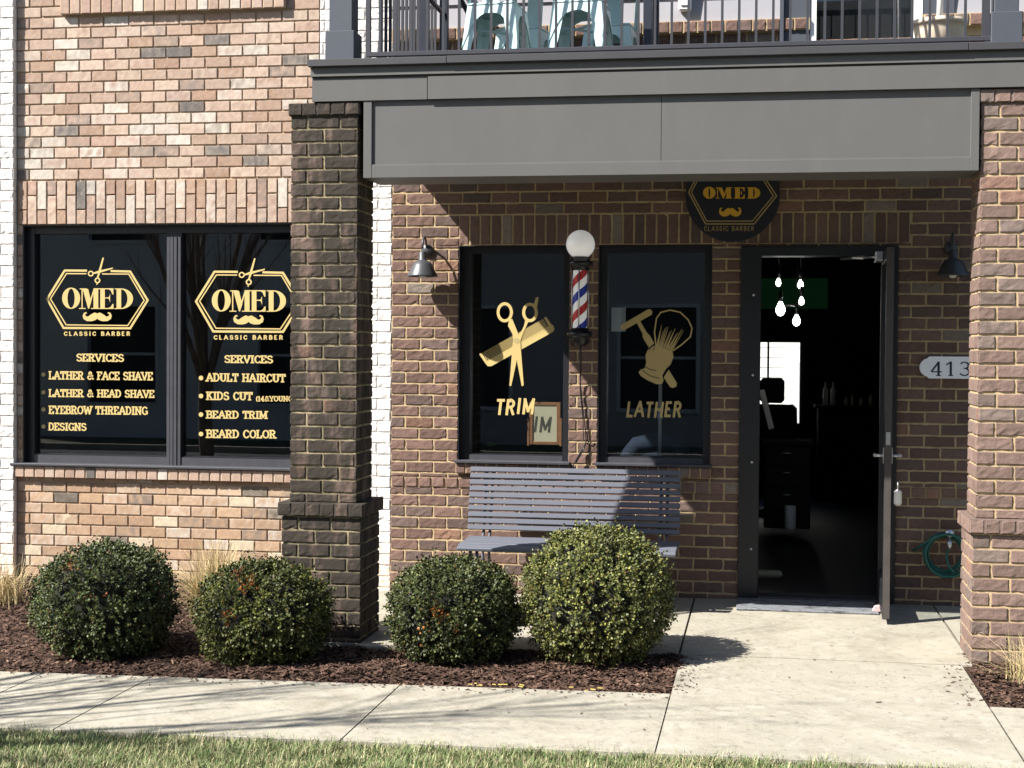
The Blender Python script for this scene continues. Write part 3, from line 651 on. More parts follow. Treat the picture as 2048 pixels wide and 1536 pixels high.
# a skeleton alphabet: width, strokes, foot serifs (x, y)
S_curve = arc(.36, .755, .25, .245, 20, 270, 10)[:-1] + arc(.36, .25, .28, .255, 90, -160, 10)
GL = {
 'A': (.86, [[(.06, 0), (.40, 1)], [(.42, 1), (.80, 0)], [(.18, .34), (.66, .34)]], [(.07, 0), (.79, 0)]),
 'B': (.74, [[(.14, 0), (.14, 1)], [(.10, 1), (.38, 1)]+arc(.38, .765, .22, .235, 90, -90)+[(.14, .53)], [(.36, .53)]+arc(.40, .265, .26, .265, 90, -90)+[(.10, 0)]], [(.12, 0), (.12, 1)]),
 'C': (.76, [arc(.42, .5, .33, .5, 38, 322, 16)], []),
 'D': (.80, [[(.14, 0), (.14, 1)], [(.10, 1), (.34, 1)]+arc(.34, .5, .36, .5, 90, -90, 12)+[(.10, 0)]], [(.12, 0), (.12, 1)]),
 'E': (.70, [[(.14, 0), (.14, 1)], [(.10, 1), (.60, 1)], [(.14, .52), (.48, .52)], [(.10, 0), (.62, 0)], [(.60, 1), (.60, .80)], [(.62, 0), (.62, .22)]], [(.12, 0), (.12, 1)]),
 'F': (.66, [[(.14, 0), (.14, 1)], [(.10, 1), (.58, 1)], [(.14, .52), (.46, .52)], [(.58, 1), (.58, .80)]], [(.14, 0), (.12, 1)]),
 'G': (.82, [arc(.43, .5, .34, .5, 42, 330, 16), [(.73, .40), (.73, .10)], [(.50, .42), (.80, .42)]], []),
 'H': (.88, [[(.16, 0), (.16, 1)], [(.72, 0), (.72, 1)], [(.16, .52), (.72, .52)]], [(.16, 0), (.16, 1), (.72, 0), (.72, 1)]),
 'I': (.40, [[(.20, 0), (.20, 1)]], [(.20, 0), (.20, 1)]),
 'K': (.84, [[(.16, 0), (.16, 1)], [(.66, 1), (.18, .40)], [(.34, .60), (.72, 0)]], [(.16, 0), (.16, 1), (.64, 1), (.72, 0)]),
 'L': (.68, [[(.14, 0), (.14, 1)], [(.10, 0), (.60, 0)], [(.60, 0), (.60, .24)]], [(.14, 0), (.14, 1)]),
 'M': (1.02, [[(.15, 0), (.15, 1)], [(.15, 1), (.50, .16)], [(.50, .16), (.85, 1)], [(.85, 0), (.85, 1)]], [(.15, 0), (.10, 1), (.85, 0), (.90, 1)]),
 'N': (.90, [[(.15, 0), (.15, 1)], [(.15, 1), (.73, .02)], [(.73, 0), (.73, 1)]], [(.15, 0), (.10, 1), (.73, 1)]),
 'O': (.84, [arc(.42, .5, .34, .5, 90, 450, 20)], []),
 'R': (.80, [[(.14, 0), (.14, 1)], [(.10, 1), (.40, 1)]+arc(.40, .755, .23, .245, 90, -90)+[(.14, .51)], [(.40, .51), (.66, 0)]], [(.14, 0), (.12, 1), (.68, 0)]),
 'S': (.72, [S_curve], []),
 'T': (.74, [[(.37, 0), (.37, 1)], [(.04, 1), (.70, 1)], [(.06, 1), (.06, .78)], [(.68, 1), (.68, .78)]], [(.37, 0)]),
 'U': (.86, [[(.16, 1), (.16, .34)]+arc(.43, .34, .27, .34, 180, 360, 10)+[(.70, 1)]], [(.16, 1), (.70, 1)]),
 'V': (.82, [[(.06, 1), (.41, 0)], [(.41, 0), (.76, 1)]], [(.07, 1), (.75, 1)]),
 'W': (1.14, [[(.06, 1), (.33, 0)], [(.33, 0), (.57, .9)], [(.57, .9), (.82, 0)], [(.82, 0), (1.08, 1)]], [(.07, 1), (1.07, 1)]),
 'Y': (.80, [[(.06, 1), (.40, .46)], [(.74, 1), (.40, .46)], [(.40, .46), (.40, 0)]], [(.07, 1), (.73, 1), (.40, 0)]),
 '&': (.90, [[(.84, .02), (.30, .70)]+arc(.41, .80, .155, .2, 205, -60, 10)+[(.22, .42)]+arc(.34, .25, .24, .25, 140, 330, 8)+[(.74, .50)]], []),
 '1': (.46, [[(.24, 0), (.24, 1)], [(.24, 1), (.06, .80)]], [(.24, 0)]),
 '3': (.66, [arc(.30, .755, .23, .245, 150, -90, 9)[:-1]+arc(.30, .265, .27, .265, 90, -150, 9)], []),
 '4': (.70, [[(.47, 0), (.47, 1)], [(.47, 1), (.06, .30)], [(.04, .28), (.66, .28)]], [(.47, 0)]),
 '(': (.34, [arc(.42, .45, .30, .62, 125, 235, 8)], []), ')': (.34, [arc(-.08, .45, .30, .62, 55, -55, 8)], []),
 ' ': (.42, [], []),
}
def text(dc, string, x0, x1, yt, yb, wv=.19, wh=.105, serif=True, m=0, track=.06, slant=0.0, wob=0.0, dy=0.0, hscale=True):
    tot = sum(GL[c][0] + track for c in string) - track; sx = (x1-x0)/tot; h = abs(yb-yt); cx = 0
    wvp, whp = wv*min(sx, h), wh*h
    for ch in string:
        w, strokes, ser = GL[ch]; up = U(-wob, wob)*h
        def T(q): 
            y = yb - whp/2 - q[1]*(h-whp) + dy*(cx+q[0])*sx/(x1-x0) + up
            return (x0+(cx+q[0])*sx + slant*q[1]*h, y)
        for st in strokes:
            if not serif and len(st) == 2 and ch in 'ETFLC' and abs(st[0][0]-st[1][0]) < 1e-6 and abs(st[0][1]-st[1][1]) < .5: continue
            dc.line([T(q) for q in st], wvp, whp, m, ext=whp/2)
        if serif:
            for (qx, qy) in ser: a = T((qx, qy)); dc.line([(a[0]-wvp*1.0, a[1]), (a[0]+wvp*1.0, a[1])], wvp, whp*.95, m)
        cx += w + track

MUST = [(985, 928), (1025, 914), (1080, 945), (1118, 974), (1146, 970), (1163, 948), (1158, 932), (1140, 932), (1136, 918), (1152, 908), (1182, 922), (1198, 962), (1186, 1008), (1135, 1040), (1065, 1042), (1012, 1026), (985, 1004)]
MUST = MUST + [(1970-x, y) for x, y in MUST[1:-1][::-1]]
def logo(dc, m=0):
    L = dc.line
    L([(835, 302), (508, 300), (250, 717), (492, 1140), (1466, 1145), (1722, 735), (1466, 315), (1180, 308)], 31, m=m)
    L([(825, 347), (535, 345), (300, 714), (530, 1095), (1430, 1105), (1672, 737), (1445, 352), (1055, 350)], 17, m=m)
    dc.poly([(1062, 110), (1084, 113), (1030, 330), (1000, 408), (980, 402), (1008, 290)], m); dc.ring(988, 445, 43, 43, 22, 24, m=m); dc.poly([(975, 484), (992, 484), (985, 512), (970, 508)], m)
    dc.poly([(1218, 256), (1208, 276), (1000, 340), (925, 352), (922, 332), (1010, 300)], m); dc.ring(890, 345, 43, 43, 24, 24, m=m)
    dc.ring(603, 705, 132, 155, 52, 139, n=40, m=m)
    B = lambda a, b, c, d: dc.poly([(a, c), (b, c), (b, d), (a, d)], m)
    B(728, 832, 562, 576); B(755, 772, 576, 848); B(718, 815, 848, 862)
    dc.poly([(772, 570), (852, 570), (898, 760), (866, 858), (852, 858)], m); dc.poly([(866, 858), (945, 580), (930, 575), (848, 830)], m)
    B(930, 1000, 560, 858); B(893, 1225, 848, 862); B(1000, 1222, 560, 574); B(1030, 1096, 574, 848)
    dc.poly([(1222, 574), (1222, 652), (1208, 652), (1180, 590), (1150, 574)], m); B(1096, 1160, 694, 708); dc.poly([(1174, 640), (1174, 770), (1160, 720), (1140, 708), (1140, 694), (1160, 684)], m)
    dc.poly([(1225, 790), (1225, 848), (1150, 848), (1185, 830), (1208, 790)], m)
    B(1240, 1275, 562, 575); B(1238, 1275, 850, 864); B(1268, 1336, 562, 862)
    dc.ring(1336, 712, 174, 150, 92, 136, 90, -90, 24, m=m)
    dc.poly(MUST, m)
    text(dc, 'CLASSIC BARBER', 500, 1468, 1192, 1256, wv=.26, wh=.2, serif=False, m=m, track=.36)

YG = .097
d1 = Deco(60, 500, 1/7.314, YG); logo(d1); d1.mb.build('logo', M_gold, win_big)
k2 = 1.045; d2 = Deco(389.6-(91.7-60)*k2, 602.5-97.8*1.04, k2/7.314, YG, 1.04/7.314); logo(d2); d2.mb.build('logo', M_gold, win_big)
for s_, a, b, t, bt, dy in (('SERVICES', 153, 248, 707, 723, 1), ('LATHER & FACE SHAVE', 98, 306, 742, 759, 2), ('LATHER & HEAD SHAVE', 98, 309, 778, 794, 2), ('EYEBROW THREADING', 98, 296, 811, 828, 2), ('DESIGNS', 97, 173, 845, 861, 1),
                           ('SERVICES', 449, 546, 710, 726, 1), ('ADULT HAIRCUT', 413, 571, 746, 763, 2), ('KIDS CUT', 413, 505, 783, 800, 1), ('BEARD TRIM', 413, 535, 821, 837, 1), ('BEARD COLOR', 413, 552, 859, 876, 1)):
    dl = Deco(0, 0, 1, YG); text(dl, s_, a, b, t, bt, wv=.23, wh=.15, dy=dy); dl.mb.build('lettering', M_gold, win_big)
dl = Deco(0, 0, 1, YG); text(dl, '(14&YOUNGER)', 512, 606, 792, 803, wv=.22, wh=.17); dl.mb.build('lettering', M_gold, win_big)
for y in (756, 792, 829, 868): dl = Deco(0, 0, 1, YG); dl.disc(402, y, 4.6); dl.mb.build('bullet_dot', M_gold, win_big)
for y in (749, 784.5, 819, 853): dl = Deco(0, 0, 1, YG); dl.disc(87, y, 4.2); dl.mb.build('bullet_dot', M_gold, win_big)

# scissors and comb on the first tall window
dt = Deco(740, 340, 1/2.478, YG)
ua = Vector((338, -188)).normalized(); va = Vector((-ua.y, ua.x))
if va.y < 0: va = -va
c0 = Vector((541, 912))
def CB(s, t): q = c0 + ua*s + va*t; return (q.x, q.y)
LN = 384
dt.poly([CB(4, 50), CB(LN-2, 46), CB(LN+6, 52), CB(LN+2, 74), CB(LN-10, 82), CB(24, 82), CB(8, 74)])
dt.poly([CB(0, 0), CB(14, 0), CB(16, 50), CB(4, 50)]); dt.poly([CB(LN-16, 0), CB(LN-4, 0), CB(LN, 48), CB(LN-16, 48)])
nt = 44
for i in range(nt):
    s0 = 18 + (LN-38)*i/nt; w = (LN-38)/nt*(.40 if i < nt*.5 else .55); dt.poly([CB(s0, 2), CB(s0+w, 2), CB(s0+w, 51), CB(s0, 51)])
dt.mb.build('comb_decal', M_gold, win_trim)
dt = Deco(740, 340, 1/2.478, YG-.0045)
dt.ring(668, 705, 40, 50, 26, 35); dt.ring(793, 706, 39, 48, 24, 33)
dt.poly([(690, 742), (705, 738), (735, 812), (745, 850), (762, 1066), (752, 1072), (716, 880), (706, 812), (684, 772)])
dt.poly([(770, 742), (786, 750), (756, 815), (744, 850), (724, 960), (700, 1070), (691, 1070), (708, 850), (722, 826), (748, 806), (764, 770)])
dt.poly([(812, 668), (822, 632), (836, 630), (828, 680)]); dt.poly([(700, 700), (711, 704), (706, 712), (700, 712)])
dt.mb.build('scissors_decal', M_gold, win_trim)
dt = Deco(740, 340, 1/2.478, YG-.0085); dt.ring(726, 846, 11, 11, 8.5, 8.5, n=18); dt.mb.build('scissors_pivot', M_grayvinyl, win_trim)
def brush(dc, string, x0, x1, yt, yb):
    text(dc, string, x0, x1, yt, yb, wv=.22, wh=.17, serif=False, track=.10, slant=.10, wob=.05)
dt = Deco(0, 0, 1, YG); brush(dt, 'TRIM', 990, 1068, 797, 829); dt.mb.build('lettering', M_gold, win_trim)
# razor and brush on the second tall window
dz = Deco(1120, 440, 1/2.953, YG)
dz.poly([(358, 622), (516, 530), (532, 526), (545, 540), (544, 558), (384, 648), (364, 648), (356, 636)])
dz.mb.build('razor_head_decal', M_gold, win_lath); dz = Deco(1120, 440, 1/2.953, YG-.0004)
dz.poly([(452, 606), (474, 598), (512, 664), (530, 682), (556, 728), (526, 756), (488, 692), (488, 672)])
dz.mb.build('razor_neck_decal', M_gold, win_lath); dz = Deco(1120, 440, 1/2.953, YG-.0008)
dz.poly([(612, 930), (642, 884), (690, 962), (688, 984), (664, 992), (650, 986)])
dz.mb.build('razor_handle_decal', M_gold, win_lath)
dz = Deco(1120, 440, 1/2.953, YG-.003)
out = [(566, 736), (558, 660), (570, 580), (596, 545), (650, 532), (710, 545), (758, 590), (780, 640), (770, 690), (720, 735), (668, 772)]
dz.line([Vector(q) for q in out], 8)
dz.poly([(566, 736), (600, 752), (664, 770), (670, 810), (650, 862), (620, 890), (604, 920), (612, 945), (604, 966), (570, 970), (520, 948), (478, 922), (464, 900), (476, 884), (500, 876), (510, 840), (504, 800), (520, 764)])
for i in range(15):
    t = i/14; b = Vector((572+92*t, 742+26*t)); a = Vector((590+140*t, 640+22*t+U(-22, 22))); dz.line([b, b.lerp(a, .5), a], U(5, 8), taper=(1, .3))
dz.mb.build('shaving_brush_decal', M_gold, win_lath)
for pts in ([(500, 862), (530, 884), (566, 888)], [(484, 886), (530, 920), (590, 936)], [(540, 742), (528, 770)], [(560, 745), (550, 772)], [(658, 850), (640, 868), (624, 884)]): dz = Deco(1120, 440, 1/2.953, YG-.0065); dz.line(pts, 4); dz.mb.build('brush_line', M_signblk, win_lath)
dz = Deco(0, 0, 1, YG); brush(dz, 'LATHER', 1252, 1362, 803, 835); dz.mb.build('lettering', M_gold, win_lath)

# ------------------------------------------------------------------ brick pillars
def pillar(label, x0, x1, stain, px0, px1, yf, yb, pyf, pyb, zb):
    root = thing('brick_pillar', label, 'pillar', ((x0+x1)/2, (yf+yb)/2, zb), 'brick pillars carrying the balcony')
    mm = [M_stain, M_stainmortar] if stain else [M_brown, M_brownmortar]
    def faces(mb, a, b, f, k, z0, z1, L=.2, **kw):
        w, dpt = b-a, k-f
        for i, (fn, ww) in enumerate(((lambda u, z, d: (a+u, f-d, z), w), (lambda u, z, d: (b+d, f+u, z), dpt), (lambda u, z, d: (b-u, k+d, z), w), (lambda u, z, d: (a-d, k-u, z), dpt))):
            bond(mb, fn, .0015, ww-.0015, z0, z1, pal_pillar, L=L, C=.0799, J=.013, ztop=z1, rough=.0018, phase=(L*.5 if i % 2 else 0)+.0, jit=.002, shift=.5, **kw)
        mb.box(a+.007, b-.007, f+.007, k-.007, z0-.001, z1+.001, 1)
    mb = MB(); faces(mb, x0, x1, yf, yb, .80, 3.09); mb.build('shaft', mm, root)
    mb = MB(); faces(mb, px0, px1, pyf, pyb, zb-.05, .715); mb.build('pedestal', mm, root)
    def cap(z0, z1, a, b, f, k, n):
        mb = MB(); w, dpt = b-a, k-f
        for i, (fn, ww) in enumerate(((lambda u, z, d: (a+u, f-d, z), w), (lambda u, z, d: (b+d, f+u, z), dpt), (lambda u, z, d: (b-u, k+d, z), w), (lambda u, z, d: (a-d, k-u, z), dpt))):
            rowb(mb, fn, .0015, ww-.0015, z0, z1, n, pal_pillar, J=.011, rough=.0018)
        mb.box(a+.004, b-.004, f+.004, k-.004, z0+.004, z1-.003, 0, (.15, .108, .09))
        mb.build('cap_course', mm, root)
    cap(.717, .800, px0-.022, px1+.022, pyf-.022, pyb+.022, 6)
    cap(3.085, 3.163, x0-.015, x1+.015, yf-.014, yb+.014, 5)
    return root
pillar('brick pillar darkened by black weather stains, standing between the bushes', -2.765, -2.355, True, -2.803, -2.318, -1.89, -1.53, -1.925, -1.485, -.035)
pillar('clean light brown brick pillar beside the walkway to the door', 1.178, 1.585, False, W(1943, 1180, -1.925).x, 1.62, -1.885, -1.53, -1.925, -1.47, 0.0)

# ------------------------------------------------------------------ balcony
balc = thing('balcony', 'grey panelled balcony over the shop entrance', 'balcony', (-.6, -1, 2.7))
XL, XR = -2.63, 1.47
mb = MB(); s1 = W(855, 180, -1.91).x
mb.box(XL, s1-.003, -1.912, -.06, 3.167, 3.298); mb.box(s1+.003, XR, -1.918, -.06, 3.167, 3.298); mb.box(XL+.01, XR-.01, -1.9, -.06, 3.1675, 3.297); mb.build('fascia', M_fascia, balc)
mb = MB(); mb.box(XL-.002, XR+.002, -1.902, -.06, 3.299, 3.310); mb.box(XL-.006, XR+.006, -1.922, -.06, 3.316, 3.36); mb.box(XL-.008, XR+.008, -1.925, -.06, 3.3105, 3.3155, bev=.001); mb.build('trim', M_fascia, balc)
sA, sB = W(893, 130, -1.95).x, W(1938, 95, -1.95).x
mb = MB(); mb.box(XL-.018, sA-.001, -1.948, -.06, 3.366, 3.408, bev=.003); mb.box(sA+.001, sB-.001, -1.950, -.06, 3.3665, 3.4095, bev=.003); mb.box(sB+.001, XR+.018, -1.948, -.06, 3.366, 3.408, bev=.003); mb.box(XL, XR, -1.93, -.06, 3.361, 3.40); mb.build('coping', M_cap, balc)
mb = MB()
sm = W(1323, 260, -1.868).x
mb.box(-2.31, sm-.0015, -1.892, -1.532, 2.722, 3.165); mb.box(sm+.0015, 1.158, -1.8915, -1.532, 2.722, 3.165); mb.box(-2.30, 1.15, -1.86, -1.54, 2.724, 3.16)
mb.box(-2.318, -2.268, -1.906, -1.528, 2.714, 3.165, bev=.002); mb.box(1.122, 1.168, -1.906, -1.528, 2.714, 3.165, bev=.002); mb.box(-2.268, 1.122, -1.9045, -1.53, 2.714, 2.788, bev=.002)
mb.box(-2.268, 1.122, -1.903, -1.88, 2.786, 2.793, bev=.001)
mb.build('beam', M_fascia, balc)
for px in ((652, 710), (1981, 2044)):
    a, b = W(px[0], 90, -1.80).x, W(px[1], 90, -1.80).x
    mb = MB(); mb.box(a, b, -1.82, -1.82+(b-a), 3.41, 3.60, bev=.004); mb.box(a+.018, b-.018, -1.80, -1.84+(b-a), 3.60, 6.3, bev=.004); mb.build('post', M_post, balc)
rail = thing('balcony_railing', 'dark metal balcony railing with slim upright bars', 'railing', (-.6, -1.78, 3.41))
RY = -1.78
xa, xb = W(760, 60, RY).x, W(1966, 60, RY).x
mb = MB(); mb.box(W(735, 60, RY).x, W(1985, 60, RY).x, RY-.016, RY+.016, 3.445, 3.472, bev=.003); mb.build('bottom_rail', M_rail, rail)
mb = MB(); mb.box(W(735, 60, RY).x, W(1985, 60, RY).x, RY-.022, RY+.022, 4.42, 4.46, bev=.003); mb.build('top_rail', M_rail, rail)
nb = 36
bal0 = MB(); bal0.box(xa-.0072, xa+.0072, RY-.0072, RY+.0072, 3.472, 4.42); b0 = bal0.build('baluster', M_rail, rail)
for i in range(1, nb+1):
    c = b0.copy(); link(c); c.location = ((xb-xa)*i/nb, 0, 0)
mb = MB(); xs_ = W(737, 60, RY).x; mb.box(xs_-.014, xs_+.014, RY-.014, RY+.014, 3.41, 4.42); mb.build('rail_post', M_rail, rail)
mb = MB(); xs2 = W(1974, 60, RY).x; mb.box(xs2-.014, xs2+.014, RY-.014, RY+.014, 3.41, 4.42); mb.build('rail_post', M_rail, rail)
# side return of the railing
xs3 = -2.27
mb = MB(); mb.box(xs3-.014, xs3+.014, RY+.03, -.06, 3.445, 3.472); mb.build('bottom_rail', M_rail, rail)
mb = MB(); mb.box(xs3-.02, xs3+.02, RY+.03, -.06, 4.42, 4.46); mb.build('top_rail', M_rail, rail)
bal1 = MB(); bal1.box(xs3-.0085, xs3+.0085, RY+.09, RY+.107, 3.472, 4.42); b1 = bal1.build('baluster', M_rail, rail)
for i in range(1, 15):
    c = b1.copy(); link(c); c.location = (0, .107*i, 0)

# ------------------------------------------------------------------ things on the balcony
def make_chair(root):
    h, fl, sz = .138, .168, .395
    mb = MB(); mb.obox((0, 0, sz), (h*2+.03, h*2+.03, .022), None, 0, (1, 1, 1), .01)
    for sx, sy in ((0, -1), (0, 1), (1, 0), (-1, 0)):                      # arched aprons
        pts = []
        for i in range(11):
            t = -1+2*i/10; zz = sz-.055-.21*abs(t)**2.8
            e = h+.018 + (fl-h)*(sz-zz)/sz
            top = (t*(h+.01), (h+.012)); bot = (t*e, e-.002)
            for (u, v), z_ in ((top, sz-.008), (bot, zz)):
                pts.append((u, sy*v, z_) if sy else (sx*v, u, z_))
        mb.add(pts, [(2*i, 2*i+1, 2*i+3, 2*i+2) for i in range(10)], sm=True)
    mb.build('seat', M_mint, root)
    for sx in (-1, 1):
        for sy in (-1, 1):
            l = MB(); n = 5; vs = []
            for i in range(n+1):
                t = i/n; zz = (sz-.03)*(1-t)+.005*t; e = h+.012+(fl-h)*t; w = .078*(1-t)+.038*t
                vs += [(sx*e, sy*(e-w), zz), (sx*e, sy*e, zz), (sx*(e-w), sy*e, zz), (sx*(e-w*.35), sy*(e-w*.35), zz)]
            fs = []
            for i in range(n):
                for k in range(4): a = i*4+k; b = i*4+(k+1) % 4; fs.append((a, b, b+4, a+4))
            l.add(vs, fs); l.obox((sx*(fl-.008), sy*(fl-.008), .008), (.034, .034, .016), None, 0, (1, 1, 1), .004); l.build('leg', M_mint, root)
    mb = MB(); mb.obox((0, -h-.03, sz+.20), (.11, .006, .40), Matrix.Rotation(R(8), 3, 'X'), 0, (1, 1, 1), .002)
    mb.tube([(-h, -h, sz), (-h-.01, -h-.05, sz+.32), (-.1, -h-.075, sz+.42), (.1, -h-.075, sz+.42), (h+.01, -h-.05, sz+.32), (h, -h, sz)], .011, 8); mb.build('backrest', M_mint, root)
    mb = MB(); mb.tube([(-.135, -.135, .25), (.135, .135, .25)], .007, 6); mb.tube([(-.135, .135, .265), (.135, -.135, .265)], .007, 6); mb.build('cross_brace', M_mint, root)
ch = thing('metal_chair', 'mint green metal chair in front, left of the two by the railing', 'chair', (0, 0, 0), 'mint metal chairs on the balcony')
make_chair(ch)
p = W(995, 60, -1.35); ch.location = (p.x, -1.35, 3.41); ch.rotation_euler.z = R(-6)
for px, y, rz, lb in ((1163, -1.35, -4, 'mint green metal chair in front, right of the two by the railing'), (1052, -.62, 168, 'mint green metal chair half hidden behind the left front chair'), (1222, -.66, 176, 'mint green metal chair half hidden behind the right front chair')):
    c = copy_tree(ch); q = W(px, 60, y); c.location = (q.x, y, 3.41); c.rotation_euler.z = R(rz); c['label'] = lb
tb = thing('patio_table', 'tall black metal table on the balcony among the mint chairs', 'table', (-1.3, -1, 3.41))
lx = [W(852, 50, -1.15).x, W(1297, 50, -1.15).x]
mb = MB(); mb.box(lx[0]-.1, lx[1]+.1, -1.3, -.45, 4.40, 4.44, bev=.004); mb.build('tabletop', M_tblk, tb)
for x in lx:
    for y in (-1.2, -.6):
        mb = MB(); mb.box(x-.027, x+.027, y-.027, y+.027, 3.412, 4.40, bev=.003); mb.build('leg', M_tblk, tb)
    
for a_, b_ in (((lx[0]+.03, -1.2, 4.28), (lx[0]+.27, -.9, 3.80)), ((lx[0], -1.17, 3.95), (lx[0], -.63, 3.95)), ((lx[1], -1.17, 3.95), (lx[1], -.63, 3.95))):
    mb = MB(); mb.tube([a_, b_], .016, 8); mb.build('brace', M_tblk, tb)
pt = W(1878, 92, -1.25)
pl = thing('planter', 'cream flower pot with a pale stem behind the railing', 'planter', (pt.x, -1.25, 3.41))
mb = MB(); mb.lathe([(.0, .0), (.105, 0), (.145, .20), (.155, .235), (.163, .235), (.163, .262), (.148, .262), (.14, .23), (0, .22)], (pt.x, -1.25, 3.412), 28); mb.build('pot', M_pot, pl)
mb = MB(); mb.tube([(pt.x, -1.25, 3.63), (pt.x+.005, -1.25, 3.9), (pt.x-.01, -1.25, 4.5)], [.02, .017, .012], 8); mb.build('stem', M_wht, pl)
mb = MB()
for _ in range(260):
    v = Vector((random.gauss(0, 1), random.gauss(0, 1), random.gauss(0, 1))).normalized()*U(.1, .28); a = Vector((random.gauss(0, 1), random.gauss(0, 1), random.gauss(0, 1))).normalized()*.04; b = v.normalized().cross(a).normalized()*.02
    c = Vector((pt.x-.01, -1.25, 4.72))+v; mb.add([c-a, c+b, c+a, c-b], [(0, 1, 2, 3)])
mb.build('foliage', M_plant, pl)
mx = W(1370, 14, -.03)
eb = thing('outlet_box', 'small white electrical box on the upper siding', 'electrical box', (mx.x, -.03, mx.z-.05))
mb = MB(); mb.obox((mx.x, -.04, mx.z+.10), (.09, .05, .26), None, 0, (1, 1, 1), .01); mb.build('case', M_wht, eb)
mb = MB(); mb.obox((mx.x, -.069, mx.z+.10), (.06, .012, .2), None, 0, (1, 1, 1), .004); mb.build('cover', M_plaque, eb)

# ------------------------------------------------------------------ wall lamps
def lamp(px, py, label):
    c = W(px, py, -.15); c = Vector((c.x, -.15, c.z))
    t = thing('wall_lamp', label, 'lamp', (c.x, 0, c.z), 'gooseneck lamps beside the entrance')
    mb = MB(); mb.lathe([(.0, .13), (.022, .13), (.027, .122), (.028, .075), (.036, .066), (.056, .056), (.072, .034), (.086, .002), (.106, -.036), (.109, -.047), (.105, -.047), (.083, .0), (.066, .034), (.0, .05)], c, 28); mb.build('shade', M_lamp, t)
    mb = MB(); mb.lathe([(0, -.062), (.02, -.056), (.03, -.035), (.027, -.01), (.018, .02)], c, 16); mb.build('bulb', M_lampin, t)
    mb = MB(); mb.tube([c+Vector((0, 0, .15)), c+Vector((0, .0, .19)), c+Vector((0, .02, .225)), c+Vector((0, .06, .24)), c+Vector((0, .10, .215)), c+Vector((0, .125, .17)), c+Vector((0, .15, .15))], .008, 8); mb.build('arm', M_lamp, t)
    mb = MB(); mb.lathe([(0, .018), (.035, .016), (.042, .006), (.043, .0)], (c.x, -.008, c.z+.15), 20, axis='y'); mb.build('mount', M_lamp, t)
lamp(845, 540, 'grey gooseneck lamp on the sunlit wall, left of the windows')
lamp(1906, 538, 'dark gooseneck lamp in the shade, right of the door')

# ------------------------------------------------------------------ barber pole
BY = -.135
bc = W(1160, 590, BY); bp_ = thing('barber_pole', 'barber pole with red, white and blue stripes and a white globe', 'barber pole', (bc.x, 0, W(1160, 692, BY).z))
zz = lambda py: W(1160, py, BY).z
mb = MB(); gc = W(1161, 489, BY); r_ = .1
mb.lathe([(max(0, r_*math.cos(R(a))), r_*math.sin(R(a))) for a in range(-70, 91, 8)]+[(0, r_)], gc, 32); mb.build('globe', M_globe, bp_)
mb = MB(); zc = zz(541)
mb.lathe([(.0, 0), (.058, 0), (.062, .008), (.062, .03), (.088, .034), (.090, .05), (.088, .062), (.07, .066), (.066, .09), (.044, .1), (.04, .112)], (bc.x, BY, zc), 28)
mb.build('top_collar', M_black, bp_)
mb = MB(); zb0, zb1 = zz(656), zz(540); rr = .049; per = .243; na = 40
for bnd in range(-8, 12):
    vs = []; 
    for i in range(na+1):
        a = 2*math.pi*i/na; x, y = rr*math.sin(a), -rr*math.cos(a)
        for e in (0, 1):
            z_ = zb0 + .018 + (bnd+e)*per/4 + per*(a/(2*math.pi)) - per*.5
            vs.append((bc.x+x, BY+y, min(zb1, max(zb0, z_))))
    fs = [(2*i, 2*i+2, 2*i+3, 2*i+1) for i in range(na) if max(vs[2*i+1][2], vs[2*i+3][2]) > min(vs[2*i][2], vs[2*i+2][2])+1e-5]
    mb.add(vs, fs, (0, 1, 0, 2)[bnd % 4], sm=True)
mb.build('striped_cylinder', [M_lit, M_blue, M_redp], bp_)
mb = MB()
for a in (75, 180, 285, 0):
    a = R(a); mb.tube([(bc.x+.06*math.sin(a), BY+.06*math.cos(a), zb0-.005), (bc.x+.06*math.sin(a), BY+.06*math.cos(a), zb1+.005)], .0048, 6)
mb.build('guard_rod', M_chrome, bp_)
mb = MB(); zb = zz(692)
mb.lathe([(0, .0), (.045, .0), (.06, .014), (.070, .045), (.072, .062), (.088, .066), (.090, .085), (.086, .098), (.066, .1), (.062, .122), (.056, .125), (0, .125)], (bc.x, BY, zb), 28)
mb.build('base', M_black, bp_)
mb = MB(); 
for z_ in (zc+.045, zb+.08): mb.obox((bc.x+.0, -.05, z_), (.05, .11, .03), None, 0, (1, 1, 1), .004); mb.obox((bc.x, -.006, z_), (.08, .014, .08), None, 0, (1, 1, 1), .004)
mb.build('bracket', M_black, bp_)
mb = MB()
def cordpts(L, y=-.02): return [tuple(W(px, py, yy)) for px, py, yy in L]
mb.tube(cordpts([(1160, 690, -.12), (1160, 720, -.06), (1161, 770, -.02), (1166, 820, -.018), (1171, 860, -.018), (1172, 885, -.018), (1160, 905, -.03), (1146, 932, -.05), (1140, 960, -.03)]), .004, 6)
mb.tube(cordpts([(1162, 690, -.12), (1163, 730, -.05), (1160, 780, -.018), (1166, 840, -.018), (1167, 880, -.018), (1178, 884, -.02), (1182, 878, -.02)]), .003, 6)
mb.tube(cordpts([(1172, 885, -.018), (1166, 900, -.03), (1152, 925, -.05)]), .0055, 6)
tag(mb.build('power_cord', M_black, origin=tuple(W(1165, 900))), 'thin black cord hanging down the brick pier below the barber pole', 'cord')

